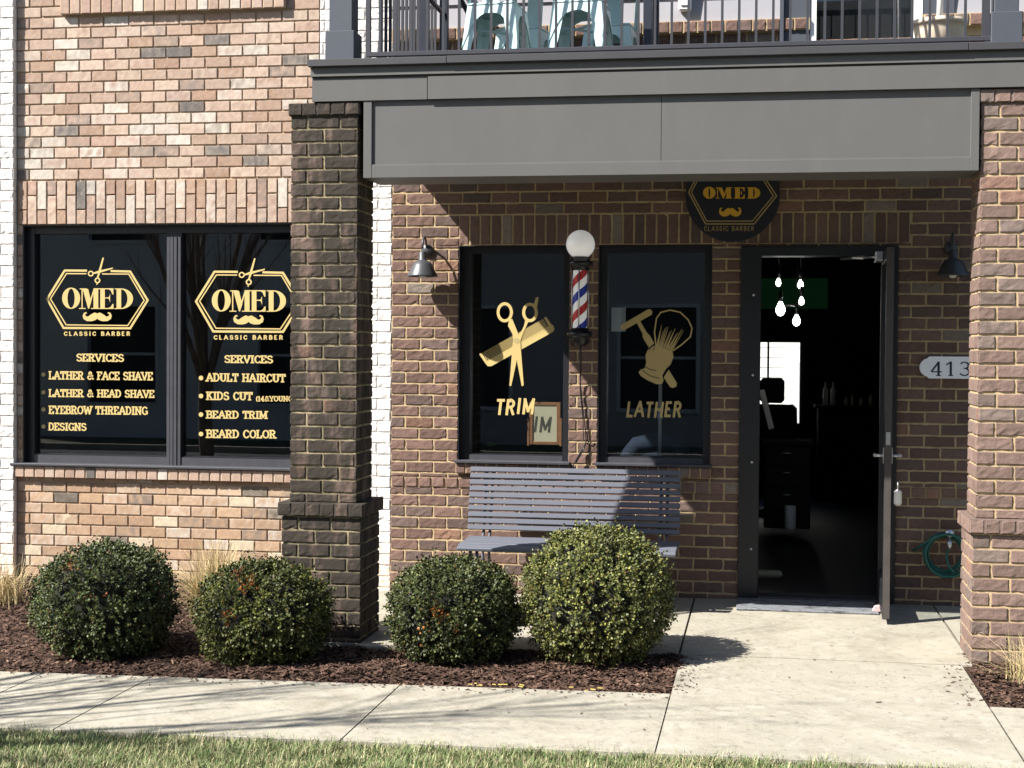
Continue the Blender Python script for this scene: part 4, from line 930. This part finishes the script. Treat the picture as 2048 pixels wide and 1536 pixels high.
# ------------------------------------------------------------------ round sign
SY = -.045
sg = thing('round_sign', 'round black shop sign with gold hexagon and moustache, above the door', 'sign', tuple(W(1465, 484, SY)))
cc = W(1465, 390, SY); rad = (W(1560, 390, SY).x-cc.x)
mb = MB(); mb.lathe([(0, 0), (rad-.004, 0), (rad, -.004), (rad, -.03), (0, -.03)], cc, 56, axis='y', sm=False); mb.build('board', M_signblk, sg)
ds = Deco(1350, 340, 1/8.192, SY-.001)
hexo = [(945, -150), (440, -120), (222, 365), (500, 884), (1300, 884), (1665, 420), (1350, -110), (945, -150)]
ds.line([(1400, 20), (1665, 425), (1296, 884), (500, 884), (222, 365), (460, -80), (1330, -80), (1400, 20)], 20)
ds.line([(1372, 40), (1610, 425), (1268, 838), (522, 838), (266, 365), (480, -30), (1330, -30), (1372, 40)], 17)
ds.mb.build('border', M_paleline, sg)
ds = Deco(1350, 340, 1/8.192, SY-.001); B = lambda a, b, c, d: ds.poly([(a, c), (b, c), (b, d), (a, d)])
ds.ring(562, 372, 102, 98, 15, 82, n=36)
B(668, 720, 284, 296); B(690, 706, 296, 456); B(668, 728, 456, 468); ds.poly([(706, 286), (768, 286), (815, 400), (800, 466), (784, 466)]); ds.poly([(800, 466), (812, 440), (850, 330), (846, 284), (838, 300), (798, 420)])
B(842, 916, 284, 468); B(916, 936, 284, 296); B(830, 936, 456, 468)
B(966, 1140, 284, 297); B(985, 1062, 297, 456); B(966, 1144, 456, 469); ds.poly([(1140, 297), (1140, 350), (1128, 350), (1112, 312), (1085, 297)]); ds.poly([(1144, 456), (1144, 400), (1130, 400), (1114, 440), (1085, 456)]); B(1062, 1092, 370, 381); B(1085, 1096, 345, 406)
B(1180, 1205, 284, 297); B(1180, 1205, 456, 469); B(1200, 1280, 284, 469); ds.ring(1280, 376, 118, 93, 28, 80, 90, -90, 20)
MS = [((x-985)*.86+905, (y-978)*1.12+690) for x, y in MUST]; ds.poly(MS)
ds.mb.build('emblem', M_goldline, sg)
ds = Deco(1350, 340, 1/8.192, SY-.001); text(ds, 'CLASSIC BARBER', 478, 1298, 922, 1000, wv=.14, wh=.12, serif=False, track=.22); ds.mb.build('lettering', M_paleline, sg)

# ------------------------------------------------------------------ house number
pa = thing('house_number_plaque', 'white house number plaque reading 413 on the shaded wall', 'sign', tuple(W(1900, 757, -.02)))
mb = MB(); HY = -.022
x0, x1 = W(1858, 735, HY).x, W(1985, 735, HY).x; z0, z1 = W(1880, 757, HY).z, W(1880, 713, HY).z; zm = (z0+z1)/2; xt = W(1839, 735, HY).x
pts = [(x0, z0), (x1, z0)] + [(x1+.055*math.cos(R(a)), zm+(z1-z0)*.42*math.sin(R(a))) for a in range(-80, 81, 20)] + [(x1, z1), (x0, z1)] + [(x0-(x0-xt)*math.cos(R(a)), zm+(z1-z0)*.42*math.sin(R(a))) for a in range(80, -81, -20)]
n = len(pts); mb.add([(x, HY, z) for x, z in pts]+[(x, -.004, z) for x, z in pts], [tuple(range(n))]+[(i, (i+1) % n, n+(i+1) % n, n+i)[::-1] for i in range(n)])
mb.build('plate', M_plaque, pa)
dn = Deco(0, 0, 1, HY)
for chh, a, b in (('4', 1861, 1885), ('1', 1890, 1912), ('3', 1918, 1942)): text(dn, chh, a, b, 723, 752, wv=.16, wh=.075, dy=.3)
dn.mb.build('numerals', M_navy, pa)

# ------------------------------------------------------------------ bench
YB0, YB1 = -.20, -.31                          # back rest at its top and bottom
bn = thing('bench', 'slatted grey park bench against the brick wall', 'bench', (-1.6, -.5, 0))
zt, zb_ = W(1150, 936, YB0).z, W(1150, 1066, YB1).z
bx0t, bx1t = W(942, 940, YB0).x, W(1362, 950, YB0).x
ns = 10; tilt = math.atan2(YB0-YB1, zt-zb_); pit = (zt-zb_)/ns
for i in range(ns):
    z_ = zt - pit*(i+.5); y_ = YB0+(YB1-YB0)*(i+.5)/ns
    mb = MB(); mb.obox(((bx0t+bx1t)/2+U(-.002, .002), y_, z_), (bx1t-bx0t, .022, pit*.80), Matrix.Rotation(-tilt, 3, 'X'), 0, (1, 1, 1), .004); mb.build('back_slat', M_bench, bn)
zs = .428
ysf = GP(1000, 1091, zs).y; ysb = -.35; nss = 5; sx0, sx1 = W(913, 1090, ysf).x, W(1352, 1100, ysf).x
for i in range(nss):
    y_ = ysf+.035+(ysb-ysf-.07)*i/(nss-1); 
    mb = MB(); mb.obox(((sx0+sx1)/2, y_, zs-.012-(.012 if i == 0 else 0)), (sx1-sx0, (ysb-ysf)/nss*.84, .024), Matrix.Rotation(R(14 if i == 0 else 1.5), 3, 'X'), 0, (1, 1, 1), .005); mb.build('seat_slat', M_bench, bn)
for x in (W(962, 1100, -.5).x, W(1322, 1100, -.5).x):
    mb = MB()
    for e in (-.022, .022):
        mb.tube([(x+e, YB0+.035, zt-.03), (x+e, YB1+.03, zb_), (x+e, YB1-.02, zs-.04), (x+e, -.30, .2), (x+e, -.24, .0)], .011, 6)
        mb.tube([(x+e, YB1-.02, zs-.045), (x+e, ysf+.04, zs-.045), (x+e, ysf+.07, .2), (x+e, ysf+.03, .0)], .011, 6)
    mb.obox((x, -.24, .012), (.08, .09, .02), None, 0, (1, 1, 1), .004); mb.obox((x, ysf+.03, .012), (.08, .09, .02), None, 0, (1, 1, 1), .004)
    mb.build('leg', M_benchm, bn)

# ------------------------------------------------------------------ hose
hc = W(1885, 1108, -.06)
mb = MB()
for k in range(5):
    pts = []; r1 = .125+.009*k; ox, oz = U(-.02, .02)+.02, U(-.015, .015)
    for i in range(25):
        a = 2*math.pi*i/24+k; pts.append((hc.x+ox+r1*math.cos(a)*.9, -.035-.022*k-.01*math.sin(3*a+k), hc.z+oz+r1*math.sin(a)*(.92+.03*math.sin(k))))
    mb.tube(pts, .0085, 7, caps=False)
mb.tube([tuple(W(*q)) for q in ((1826, 1101, -.06), (1845, 1090, -.09), (1870, 1072, -.12), (1897, 1068, -.1), (1905, 1080, -.09))], .0085, 7)
mb.tube([tuple(W(*q)) for q in ((1897, 1092, -.1), (1893, 1115, -.1), (1898, 1135, -.12), (1915, 1150, -.12))], .0085, 7)
tag(mb.build('garden_hose', M_hose, origin=(hc.x, 0, hc.z-.17)), 'coiled green garden hose hanging on the tap by the clean pillar', 'hose')
sp = W(1897, 1083, -.07)
tp = thing('wall_tap', 'small chrome tap on the brick wall holding the hose', 'tap', tuple(sp))
mb = MB(); mb.tube([(sp.x, 0, sp.z+.02), (sp.x, -.10, sp.z+.02), (sp.x, -.13, sp.z), (sp.x, -.13, sp.z-.04)], [.014, .014, .016, .018], 10); mb.build('spout', M_chrome, tp)
mb = MB(); mb.tube([(sp.x, -.095, sp.z+.02), (sp.x, -.11, sp.z+.06)], .006, 8); mb.lathe([(0, .008), (.026, .006), (.028, 0), (0, 0)], (sp.x, -.11, sp.z+.06), 14, axis='y'); mb.build('handwheel', M_chrome, tp)

# lockbox hanging from the outside of the door, doorstop
lb = Vector((hx, -.04, 0))+D*(LW-.03)+N*.085; lz = W(1786, 995, lb.y).z
lk = thing('lockbox', 'small grey key lockbox hanging on the open door', 'lockbox', (lb.x, lb.y, lz))
mb = MB(); mb.obox((lb.x, lb.y, lz), (.05, .05, .10), None, 0, (1, 1, 1), .012); mb.build('body', M_chrome, lk)
mb = MB(); mb.tube([(lb.x, lb.y-.018, lz+.045), (lb.x, lb.y-.016, lz+.09), (lb.x, lb.y, lz+.105), (lb.x, lb.y+.016, lz+.09), (lb.x, lb.y+.018, lz+.045)], .005, 8); mb.build('shackle', M_chrome, lk)
dsx = GP(1752, 1226, .0)
mb = MB(); mb.add([(dsx.x-.024, dsx.y-.028, .016), (dsx.x+.024, dsx.y-.028, .016), (dsx.x+.024, dsx.y+.028, .016), (dsx.x-.024, dsx.y+.028, .016), (dsx.x-.008, dsx.y-.03, .045), (dsx.x+.03, dsx.y-.03, .052), (dsx.x+.03, dsx.y+.03, .052), (dsx.x-.008, dsx.y+.03, .045)],
   [(3, 2, 1, 0), (4, 5, 6, 7), (0, 1, 5, 4), (1, 2, 6, 5), (2, 3, 7, 6), (3, 0, 4, 7)])
tag(mb.build('doorstop', M_pinkstop, origin=(dsx.x, dsx.y, .016)), 'small pale pink doorstop wedged at the foot of the open door', 'doorstop')

# ------------------------------------------------------------------ boxwood balls
def boxwood(px, cy, rx, rz, label, green, patches, seed, flat=.0, n=4600):
    rg = random.Random(seed); cx = W(px, 1200, cy).x; zb = zg(cx)-.02
    root = thing('boxwood_bush', label, 'bush', (cx, cy, zb), 'clipped boxwood balls')
    ctr = Vector((cx, cy, zb+rz*.50)); hz = rz*.52
    def radial(d):
        e = 2.35; q = (abs(d.x/rx)**e+abs(d.y/rx)**e+abs(d.z/hz)**e)**(-1/e)
        return q*(1 +   .075*noise.noise(d*2.3+Vector((seed, 0, 0))) + .06*noise.noise(d*6+Vector((0, seed, 0))))
    mb = MB(); nu, nv = 30, 20; vs = []
    for j in range(nv+1):
        for i in range(nu):
            a = 2*math.pi*i/nu; b = -math.pi/2+math.pi*j/nv; d = Vector((math.cos(b)*math.cos(a), math.cos(b)*math.sin(a), math.sin(b)))
            vs.append(ctr+d*radial(d)*.82)  # closed core, its dark colour stands in for the shade inside the bush
    mb.add(vs, [(j*nu+i, j*nu+(i+1) % nu, (j+1)*nu+(i+1) % nu, (j+1)*nu+i) for j in range(nv) for i in range(nu)], sm=True)
    for k in range(6):
        a = k*1.05; mb.tube([(cx+.05*math.cos(a), cy+.05*math.sin(a), zb-.02), (cx+.2*math.cos(a), cy+.2*math.sin(a), zb+.15)], .012, 6)
    mb.build('shade_core_and_stems', M_core, root)
    mb = MB()
    for _ in range(n):
        d = Vector((rg.gauss(0, 1), rg.gauss(0, 1), rg.gauss(0, 1))).normalized()
        if d.z < -.75 and rg.random() < .6: continue
        rr = radial(d); gap = noise.noise(d*4.2+Vector((seed*3, 1, 2))) + .35*noise.noise(d*11+Vector((seed, 7, 2)))
        if gap < -.25 and rg.random() < .75: continue
        base = ctr + d*rr*(rg.uniform(.86, .965) - (.05 if gap < -.28 else 0))
        ax = (d*1.0 + Vector((rg.gauss(0, .45), rg.gauss(0, .45), rg.gauss(0, .45)+.25))).normalized()
        ln = rg.uniform(.03, .065)*(1.7 if rg.random() < .06 else 1); nl = rg.randint(5, 8); tone = rg.uniform(.7, 1.3)*(1+.45*noise.noise(d*3.1+Vector((5, seed, 0))))
        br = 0
        for (pd, pr) in patches:
            if (d-Vector(pd).normalized()).length < pr*rg.uniform(.5, 1.15): br = 1
        s1 = ax.cross(Vector((rg.random(), rg.random(), rg.random()+.1))).normalized(); s2 = ax.cross(s1)
        for k in range(nl):
            t = (k+1)/nl; a = k*2.4+rg.random(); side = s1*math.cos(a)+s2*math.sin(a)
            p = base+ax*ln*t; ld = (side*.8+ax*(.35+.6*t)).normalized(); L = rg.uniform(.0115, .0185); wd = L*rg.uniform(.42, .58)
            wv_ = ld.cross(ax).normalized()*wd; nm = ld.cross(wv_).normalized()*wd*.35
            r = rg.random(); kk = tone*rg.uniform(.75, 1.25)
            if br: c = (.23*kk, .078*kk, .014*kk) if r < .5 else (.10*kk, .055*kk, .018*kk) if r < .8 else tuple(g*kk for g in green)
            elif r < .60: c = tuple(g*kk for g in green)
            elif r < .88: c = (green[0]*1.75*kk, green[1]*1.5*kk, green[2]*1.2*kk)
            elif r < .95: c = (green[0]*2.5*kk, green[1]*2.2*kk, green[2]*2.4*kk)
            else: c = (.075*kk, .05*kk, .014*kk)
            mb.add([p, p+ld*L*.55+wv_+nm, p+ld*L*1.15, p+ld*L*.55-wv_+nm], [(0, 1, 2), (0, 2, 3)], 0, c)
    mb.build('foliage', M_leaf, root)
boxwood(212, -2.36, .375, .60, 'round boxwood bush farthest left, with an orange dead patch near its top', (.044, .060, .020), [((-.28, -.72, .62), .17), ((.33, -.9, .22), .09)], 11)
boxwood(526, -2.44, .352, .53, 'low round boxwood bush in front of the stained pillar', (.049, .060, .015), [((.02, -.75, .55), .15), ((-.25, -.95, .1), .09), ((-.3, -.5, .8), .12)], 23)
boxwood(906, -2.18, .350, .53, 'dark round boxwood bush with brown patches, in front of the bench left end', (.041, .054, .017), [((-.02, -.95, .16), .13), ((-.3, -.95, -.05), .06), ((.2, -.95, -.1), .05)], 37)
boxwood(1195, -2.10, .402, .71, 'tallest and lightest round boxwood bush, in front of the right end of the bench', (.080, .093, .027), [], 51, n=5600)

# ------------------------------------------------------------------ dry grasses
def dry_grass(cx, cy, h, n, spread, label, seed):
    rg = random.Random(seed); z0 = mulch_z(cx, cy)-.01; mb = MB()
    for _ in range(n):
        a = rg.uniform(0, 6.28); b = abs(rg.gauss(0, spread)); L = h*rg.uniform(.5, 1.2); w = rg.uniform(.0018, .0035)
        x, y = cx+.06*rg.gauss(0, 1), cy+.06*rg.gauss(0, 1); dx, dy = math.cos(a), math.sin(a); px, py = -dy*w, dx*w
        k = rg.uniform(.7, 1.25); c = (.52*k, .40*k, .22*k) if rg.random() < .75 else (.27*k, .25*k, .10*k)
        vs = []
        for i in range(4):
            t = i/3; o = L*b*t*t; z_ = z0+L*t*(1-.28*b*t); ww = 1-t*.8
            vs += [(x+dx*o-px*ww, y+dy*o-py*ww, z_), (x+dx*o+px*ww, y+dy*o+py*ww, z_)]
        mb.add(vs, [(2*i, 2*i+1, 2*i+3, 2*i+2) for i in range(3)], 0, c)
    tag(mb.build('ornamental_grass', M_straw, origin=(cx, cy, z0)), label, 'grass clump', 'dry ornamental grasses')
dry_grass(W(428, 1200, -1.25).x, -1.25, .47, 1100, .85, 'tan dry grass clump between the two left bushes and the pink brick wall', 3)
dry_grass(-5.08, -.95, .30, 300, .7, 'small tan dry grass clump cut by the left edge, by the white pilaster', 4)
dry_grass(1.42, -2.30, .26, 260, .9, 'small dry grass clump in the mulch at the foot of the clean pillar', 5)
mb = MB()
for _ in range(18):
    x, y = U(-1.5, -.75), U(SWB+.03, SWB+.1); 
    if -1.2 < x < -.95: continue
    a = U(-.6, .6); l = U(.006, .016); z_ = mulch_z(x, y)+.022; mb.add([(x-l*math.cos(a), y-l*math.sin(a)-.003, z_), (x+l*math.cos(a), y+l*math.sin(a)-.003, z_), (x+l*math.cos(a), y+l*math.sin(a)+.003, z_+.004), (x-l*math.cos(a), y-l*math.sin(a)+.003, z_+.004)], [(0, 1, 2, 3)], 0, (.30, .235, .07))
mb.build('fallen_yellow_leaves', M_chip, origin=(-1.1, -2.9, 0), kind='stuff')

# ------------------------------------------------------------------ inside the shop
pn = thing('pendant_light', 'hanging light with five glowing bulbs inside the shop', 'light', tuple(W(1585, 540, 3.0)))
PY = 3.0
for px, py, r_, yy in ((1557, 565, .024, 3.1), (1601, 569, .026, 3.1), (1603, 602, .024, 2.9), (1561, 618, .040, 2.6), (1593, 641, .033, 2.8)):
    c = W(px, py, yy); mb = MB(); mb.lathe([(0, -r_*1.5), (r_*.6, -r_*1.25), (r_, -r_*.5), (r_*.95, .2*r_), (r_*.55, r_*1.1), (r_*.3, r_*1.6), (0, r_*1.7)], c, 16); b_ = mb.build('bulb', M_bulb, pn)
    mb = MB(); mb.tube([(c.x, c.y, c.z+r_*1.55), (c.x, c.y, c.z+r_*1.55+.09)], .016, 8); mb.tube([(c.x, c.y, c.z+r_*1.5+.08), (c.x, c.y, 3.2)], .0025, 6); mb.build('socket', M_black, pn)
mb = MB(); a, b = W(1572, 611, 2.8), W(1602, 612, 2.8); mb.tube([a, b], .008, 6); mb.build('bar', M_chrome, pn)
mb = MB(); a, b = W(1500, 556, 7.9), W(1656, 618, 7.9); mb.box(a.x, b.x, 7.93, 7.97, b.z, a.z, bev=.01)
tag(mb.build('wall_panel', M_tv, origin=(a.x, 7.95, b.z)), 'dark green panel on the rear wall behind the hanging bulbs', 'panel')
def barber_chair(px, y, rz, label):
    c = W(px, 1000, y); t = thing('barber_chair', label, 'barber chair', (c.x, y, 0), 'barber chairs')
    M_ = Matrix.Rotation(R(rz), 3, 'Z'); T = lambda v: (M_ @ Vector(v)) + Vector((c.x, y, 0))
    mb = MB(); mb.lathe([(0, 0), (.3, 0), (.31, .03), (.1, .06), (.06, .1), (.06, .40), (0, .40)], (c.x, y, 0), 24); mb.build('base', M_chrome, t)
    mb = MB(); mb.obox(T((0, 0, .50)), (.52, .52, .16), M_, 0, (1, 1, 1), .04); mb.build('seat', M_leather, t)
    mb = MB(); mb.obox(T((0, .27, .86)), (.50, .12, .62), M_ @ Matrix.Rotation(R(-10), 3, 'X'), 0, (1, 1, 1), .04); mb.build('backrest', M_leather, t)
    mb = MB(); mb.obox(T((0, .34, 1.31)), (.25, .09, .26), M_, 0, (1, 1, 1), .03); mb.build('headrest', M_leather, t)
    for s in (-1, 1):
        mb = MB(); mb.obox(T((s*.31, 0, .72)), (.07, .46, .06), M_, 0, (1, 1, 1), .02); mb.obox(T((s*.31, .0, .62)), (.05, .1, .16), M_, 0, (1, 1, 1), .01); mb.build('armrest', M_leather, t)
    mb = MB(); mb.obox(T((0, -.42, .22)), (.4, .2, .03), M_ @ Matrix.Rotation(R(30), 3, 'X'), 0, (1, 1, 1), .008); mb.build('footrest', M_chrome, t)
barber_chair(1553, 5.6, 170, 'black barber chair outlined against the bright rear window')
ct = W(1575, 1050, 3.6)
tr = thing('styling_trolley', 'dark styling trolley with pale bottles just inside the door', 'trolley', (ct.x, 3.6, 0))
mb = MB(); mb.box(ct.x-.22, ct.x+.2, 3.4, 3.8, .1, .86, bev=.01); mb.box(ct.x-.24, ct.x+.22, 3.38, 3.82, .86, .90, bev=.006); mb.build('cabinet', M_leather, tr)
for z_ in (.3, .5, .68):
    mb = MB(); mb.box(ct.x-.2, ct.x+.18, 3.385, 3.40, z_, z_+.14, bev=.004); dw = mb.build('drawer', M_leather, tr); mb = MB(); mb.tube([(ct.x-.06, 3.375, z_+.11), (ct.x+.02, 3.375, z_+.11)], .008, 6); mb.build('handle', M_chrome, dw)
for px, py, yy, sc_, lbl in ((1651, 788, 7.4, .030, 'left of two pale bottles on the rear shelf inside the shop'), (1666, 788, 7.4, .028, 'right of two pale bottles on the rear shelf inside the shop')):
    c = W(px, py, yy); mb = MB(); mb.lathe([(0, -.13), (sc_, -.13), (sc_, .05), (sc_*.4, .09), (sc_*.4, .14), (0, .14)], c, 14); tag(mb.build('bottle', M_wht, origin=(c.x, c.y, c.z-.13)), lbl, 'bottle', 'pale bottles on the rear shelf')
for px, r_, h_, lbl in ((1692, .02, .10, 'short dark bottle nearest the pale pair on the rear shelf'), (1704, .016, .13, 'slim bottle third from the right on the rear shelf'), (1722, .022, .09, 'squat bottle second from the right on the rear shelf'), (1741, .018, .14, 'tall slim bottle farthest right on the rear shelf')):
    c = W(px, 800, 7.4); c.z = W(1655, 808, 7.4).z-.012; mb = MB(); mb.lathe([(0, 0), (r_, 0), (r_, h_*.7), (r_*.4, h_*.85), (r_*.4, h_), (0, h_)], c, 12); tag(mb.build('bottle', M_card, origin=(c.x, c.y, c.z)), lbl, 'bottle')
c = W(1690, 818, 7.45)
sh = thing('rear_shelf', 'dark shelf along the rear wall carrying pale bottles', 'shelf', (c.x, 7.6, c.z))
mb = MB(); mb.box(.62, 2.2, 7.2, 7.98, W(1655, 808, 7.4).z-.04, W(1655, 808, 7.4).z-.012); mb.build('board', M_leather, sh)
mb = MB(); mb.box(.66, 2.16, 7.3, 7.98, .0, W(1655, 808, 7.4).z-.045); mb.build('cabinet', M_room, sh)
mb = MB(); c = W(1581, 1036, 3.2); mb.lathe([(0, -.11), (.045, -.11), (.05, -.09), (.05, .09), (.045, .1), (0, .1)], (c.x, 3.3, c.z), 16); tag(mb.build('paper_roll', M_wht, origin=(c.x, 3.3, c.z-.1)), 'white paper roll standing on the side of the trolley', 'paper roll')
# leaning bar left of the chair, coloured white to show in the dark room
mb = MB(); a, b = W(1523, 780, 3.0), W(1543, 858, 3.0); mb.obox(((a+b)/2), (.05, .03, (a-b).length), Matrix.Rotation(math.atan2(a.x-b.x, a.z-b.z), 3, 'Y'), 0, (1, 1, 1), .006)
tag(mb.build('white_bar', M_wht, origin=tuple(b)), 'pale leaning bar just inside the left door jamb', 'bar')
mb = MB(); c = GP(1535, 1150, .02); mb.obox((c.x, c.y, .03), (.22, .1, .05), None, 0, (1, 1, 1), .02); tag(mb.build('floor_mat', M_card, origin=(c.x, c.y, 0)), 'pale block lying on the dark shop floor inside the door', 'block')
# picture frame in the first tall window
fr = thing('picture_frame', 'wooden picture frame with blank cream sheet in the scissors window', 'picture frame', tuple(W(1090, 890, .22)))
fa, fb = W(1059, 804, .18), W(1121, 890, .18); mb = MB()
x0, x1, z0, z1 = fa.x, fb.x, fb.z, fa.z; ya = .166
mb.box(x0, x0+.028, ya, ya+.022, z0, z1, bev=.003); mb.box(x1-.028, x1, ya, ya+.022, z0, z1, bev=.003); mb.box(x0+.028, x1-.028, ya+.002, ya+.021, z1-.024, z1, bev=.003); mb.box(x0+.028, x1-.028, ya+.002, ya+.021, z0, z0+.024, bev=.003)
mb.box(x0-.012, x0+.004, ya-.004, ya+.03, z0-.01, z0+.19, bev=.003); mb.box(x1-.004, x1+.012, ya-.004, ya+.03, z0-.01, z0+.19, bev=.003)
mb.build('frame', M_wood, fr)
mb = MB(); mb.box(x0+.026, x1-.026, ya+.008, ya+.013, z0+.022, z1-.022); mb.build('sheet', M_card, fr)
mb = MB(); mb.box(-2.1, -.36, .16, .42, .86, .925); tag(mb.build('window_ledge', M_frame, origin=(-1.2, .3, .9)), 'dark inner ledge under the two tall windows', 'ledge')
c = W(985, 889, .24); mb = MB()
for i in range(9):
    a = U(-1.2, 1.2); l = U(.03, .06); mb.tube([(c.x+U(-.03, .03), .22, c.z-.008), (c.x+l*math.sin(a), .22+U(-.02, .02), c.z+l*.4*math.cos(a))], [.004, .002], 5)
tag(mb.build('green_sprig', M_plant, origin=(c.x, .22, c.z)), 'little green sprig lying on the sill of the scissors window', 'plant')
# behind the second tall window
c = W(1320, 830, .45); t_ = W(1320, 780, .45)
mb = MB(); mb.tube([(c.x, .45, .93), (c.x, .45, t_.z+.35)], .014, 10); mb.tube([(c.x, .45, W(1320, 838, .45).z), (c.x, .45, W(1320, 826, .45).z)], .02, 10)
tag(mb.build('white_pole', M_wht, origin=(c.x, .45, .93)), 'white upright pole behind the glass of the shaving brush window', 'pole')
a, b = W(1223, 615, .3), W(1251, 663, .3); mb = MB(); mb.box(a.x, b.x, .300, .306, b.z, a.z); tag(mb.build('paper_sheet', M_plaque, origin=(a.x, .3, b.z)), 'pale paper sheet behind the glass left of the razor decal', 'paper')
ac = W(1310, 870, 1.0)
at = thing('armchair', 'blue upholstered armchair inside the shaving brush window', 'armchair', (ac.x, 1.0, 0))
mb = MB(); mb.obox((ac.x, 1.05, .62), (.62, .6, .2), None, 0, (1, 1, 1), .06); mb.build('seat', M_bluefab, at)
mb = MB(); mb.tube([(ac.x-.20, .80, .74), (ac.x-.20, .80, .90), (ac.x-.12, .80, 1.0), (ac.x+.02, .80, 1.03), (ac.x+.16, .80, 1.0), (ac.x+.24, .80, .90), (ac.x+.24, .80, .74)], .07, 10); mb.obox((ac.x+.02, .81, .86), (.42, .10, .28), None, 0, (1, 1, 1), .03); mb.build('backrest', M_bluefab, at)
for s in (-1, 1): mb = MB(); mb.obox((ac.x+s*.3, 1.05, .78), (.12, .55, .3), None, 0, (1, 1, 1), .05); mb.build('armrest', M_bluefab, at)
mb = MB()
for sx in (-1, 1):
    for sy in (-1, 1): mb.tube([(ac.x+sx*.25, 1.05+sy*.22, 0), (ac.x+sx*.25, 1.05+sy*.22, .53)], .02, 8)
mb.build('legs', M_black, at)

# ------------------------------------------------------------------ white house behind, seen through the rear window
wh = thing('white_house', 'white clapboard house seen through the rear window of the shop', 'house', (0, 14, -.3))
mb = MB(); z = -.3
while z < 5:
    mb.add([(-6, 13.993, z), (6, 13.993, z), (6, 14.0, z+.16), (-6, 14.0, z+.16), (-6, 14.0, z), (6, 14.0, z)], [(0, 1, 2, 3), (4, 5, 1, 0)]); z += .16
mb.box(-6, 6, 14.0, 20, -.3, 5); mb.build('wall', M_wht, wh)
mb = MB(); mb.add([(-6.3, 13.6, 5.0), (6.3, 13.6, 5.0), (6.3, 17, 7), (-6.3, 17, 7), (6.3, 20.4, 5), (-6.3, 20.4, 5)], [(0, 1, 2, 3), (3, 2, 4, 5)]); mb.build('roof', M_roof, wh)
mb = MB(); c = W(1593, 750, 13.9); mb.box(c.x-.1, c.x+.1, 13.9, 13.98, -.3, c.z+.2); mb.build('corner_board', M_houseA, wh)

# ------------------------------------------------------------------ across the street (seen mirrored in the windows)
def facing_house(x0, x1, m, label):
    t = thing('town_house', label, 'house', ((x0+x1)/2, -21, -.3), 'town houses across the street')
    y0 = -21; wins = []
    n = 2
    for k in range(n):
        xc = x0+(x1-x0)*(k+.5)/n+.9
        for z in (.5, 4.1): wins.append((xc-.8, xc+.8, z, z+2.1))
    mb = MB()
    rc = [(x0, x1, -.3, 7.2)]
    for w in wins: rc = rsub(rc, w)
    for (a, b, c, d) in rc: mb.box(a, b, y0-.3, y0, c, d)
    mb.box(x0, x1, y0-6, y0-.9, -.3, 7.2); mb.build('wall', m, t)
    for (a, b, c, d) in wins:
        mb = MB(); mb.box(a-.08, a, y0-.02, y0+.04, c-.08, d+.08); mb.box(b, b+.08, y0-.02, y0+.04, c-.08, d+.08); mb.box(a, b, y0-.02, y0+.04, d, d+.08); mb.box(a, b, y0-.02, y0+.06, c-.08, c); mb.box(a, b, y0-.1, y0-.06, (c+d)/2-.03, (c+d)/2+.03)
        w = mb.build('window', M_houseA, t); mb = MB(); mb.box(a, b, y0-.14, y0-.13, c, d); mb.build('pane', M_frame, w)
    mb = MB(); mb.add([(x0, y0+.4, 7.15), (x1, y0+.4, 7.15), (x1, y0-3, 9.6), (x0, y0-3, 9.6), (x1, y0-6.3, 7.15), (x0, y0-6.3, 7.15)], [(0, 1, 2, 3), (3, 2, 4, 5)]); mb.build('roof', M_roof, t)
facing_house(-17, -9.05, M_houseA, 'grey sided town house across the street, mirrored in the left window')
facing_house(-9, -1.05, M_houseB, 'brick town house across the street, mirrored in the scissors window')
facing_house(-1, 6.95, M_houseA, 'grey sided town house across the street, mirrored in the door glass')
facing_house(7, 15, M_houseB, 'brick town house across the street, right of the grey one')

# ------------------------------------------------------------------ bare street tree, out to the left: it throws the branch shadows on the sidewalk
tr = thing('bare_tree', 'leafless street tree at the kerb throwing branch shadows on the sidewalk', 'tree', (-6.3, -5.75, -.1))
rg = random.Random(5); trunk = MB(); crown = MB(); T0 = Vector((-6.3, -5.75, -.1))
trunk.tube([T0, T0+Vector((.02, 0, .5)), T0+Vector((.0, .02, 1.1)), T0+Vector((.02, .02, 1.5))], [.10, .085, .08, .085], 10, caps=False)
def stem(p, d, L, r, dep):
    pts = [p]; rs = [r]; q = p.copy(); dd = d.copy(); n = 6
    for i in range(n):
        dd = (dd + Vector((rg.gauss(0, .06), rg.gauss(0, .06), .04))).normalized(); q = q+dd*L/n; pts.append(q.copy()); rs.append(r*(1-.78*(i+1)/n))
    crown.tube(pts, rs, 6 if dep == 0 else 4, caps=False)
    if dep >= 2: return
    for k in range(9 if dep == 0 else 4):
        i = rg.randint(1, 5); a = rg.uniform(0, 6.28); s_ = Vector((math.cos(a), math.sin(a), 0))
        stem(pts[i], (dd+s_*rg.uniform(.3, .6)).normalized(), L*rg.uniform(.25, .42), max(.006, rs[i]*.6), dep+1)
for k in range(10):
    a = 6.28*k/10+rg.uniform(-.2, .2); t = rg.uniform(.08, .34)
    stem(T0+Vector((.03*math.cos(a), .03*math.sin(a), 1.4)), Vector((math.cos(a)*t, math.sin(a)*t, 1)).normalized(), rg.uniform(3.3, 4.3), rg.uniform(.026, .038), 0)
trunk.build('trunk', M_bark, tr); crown.build('crown', M_bark, tr)
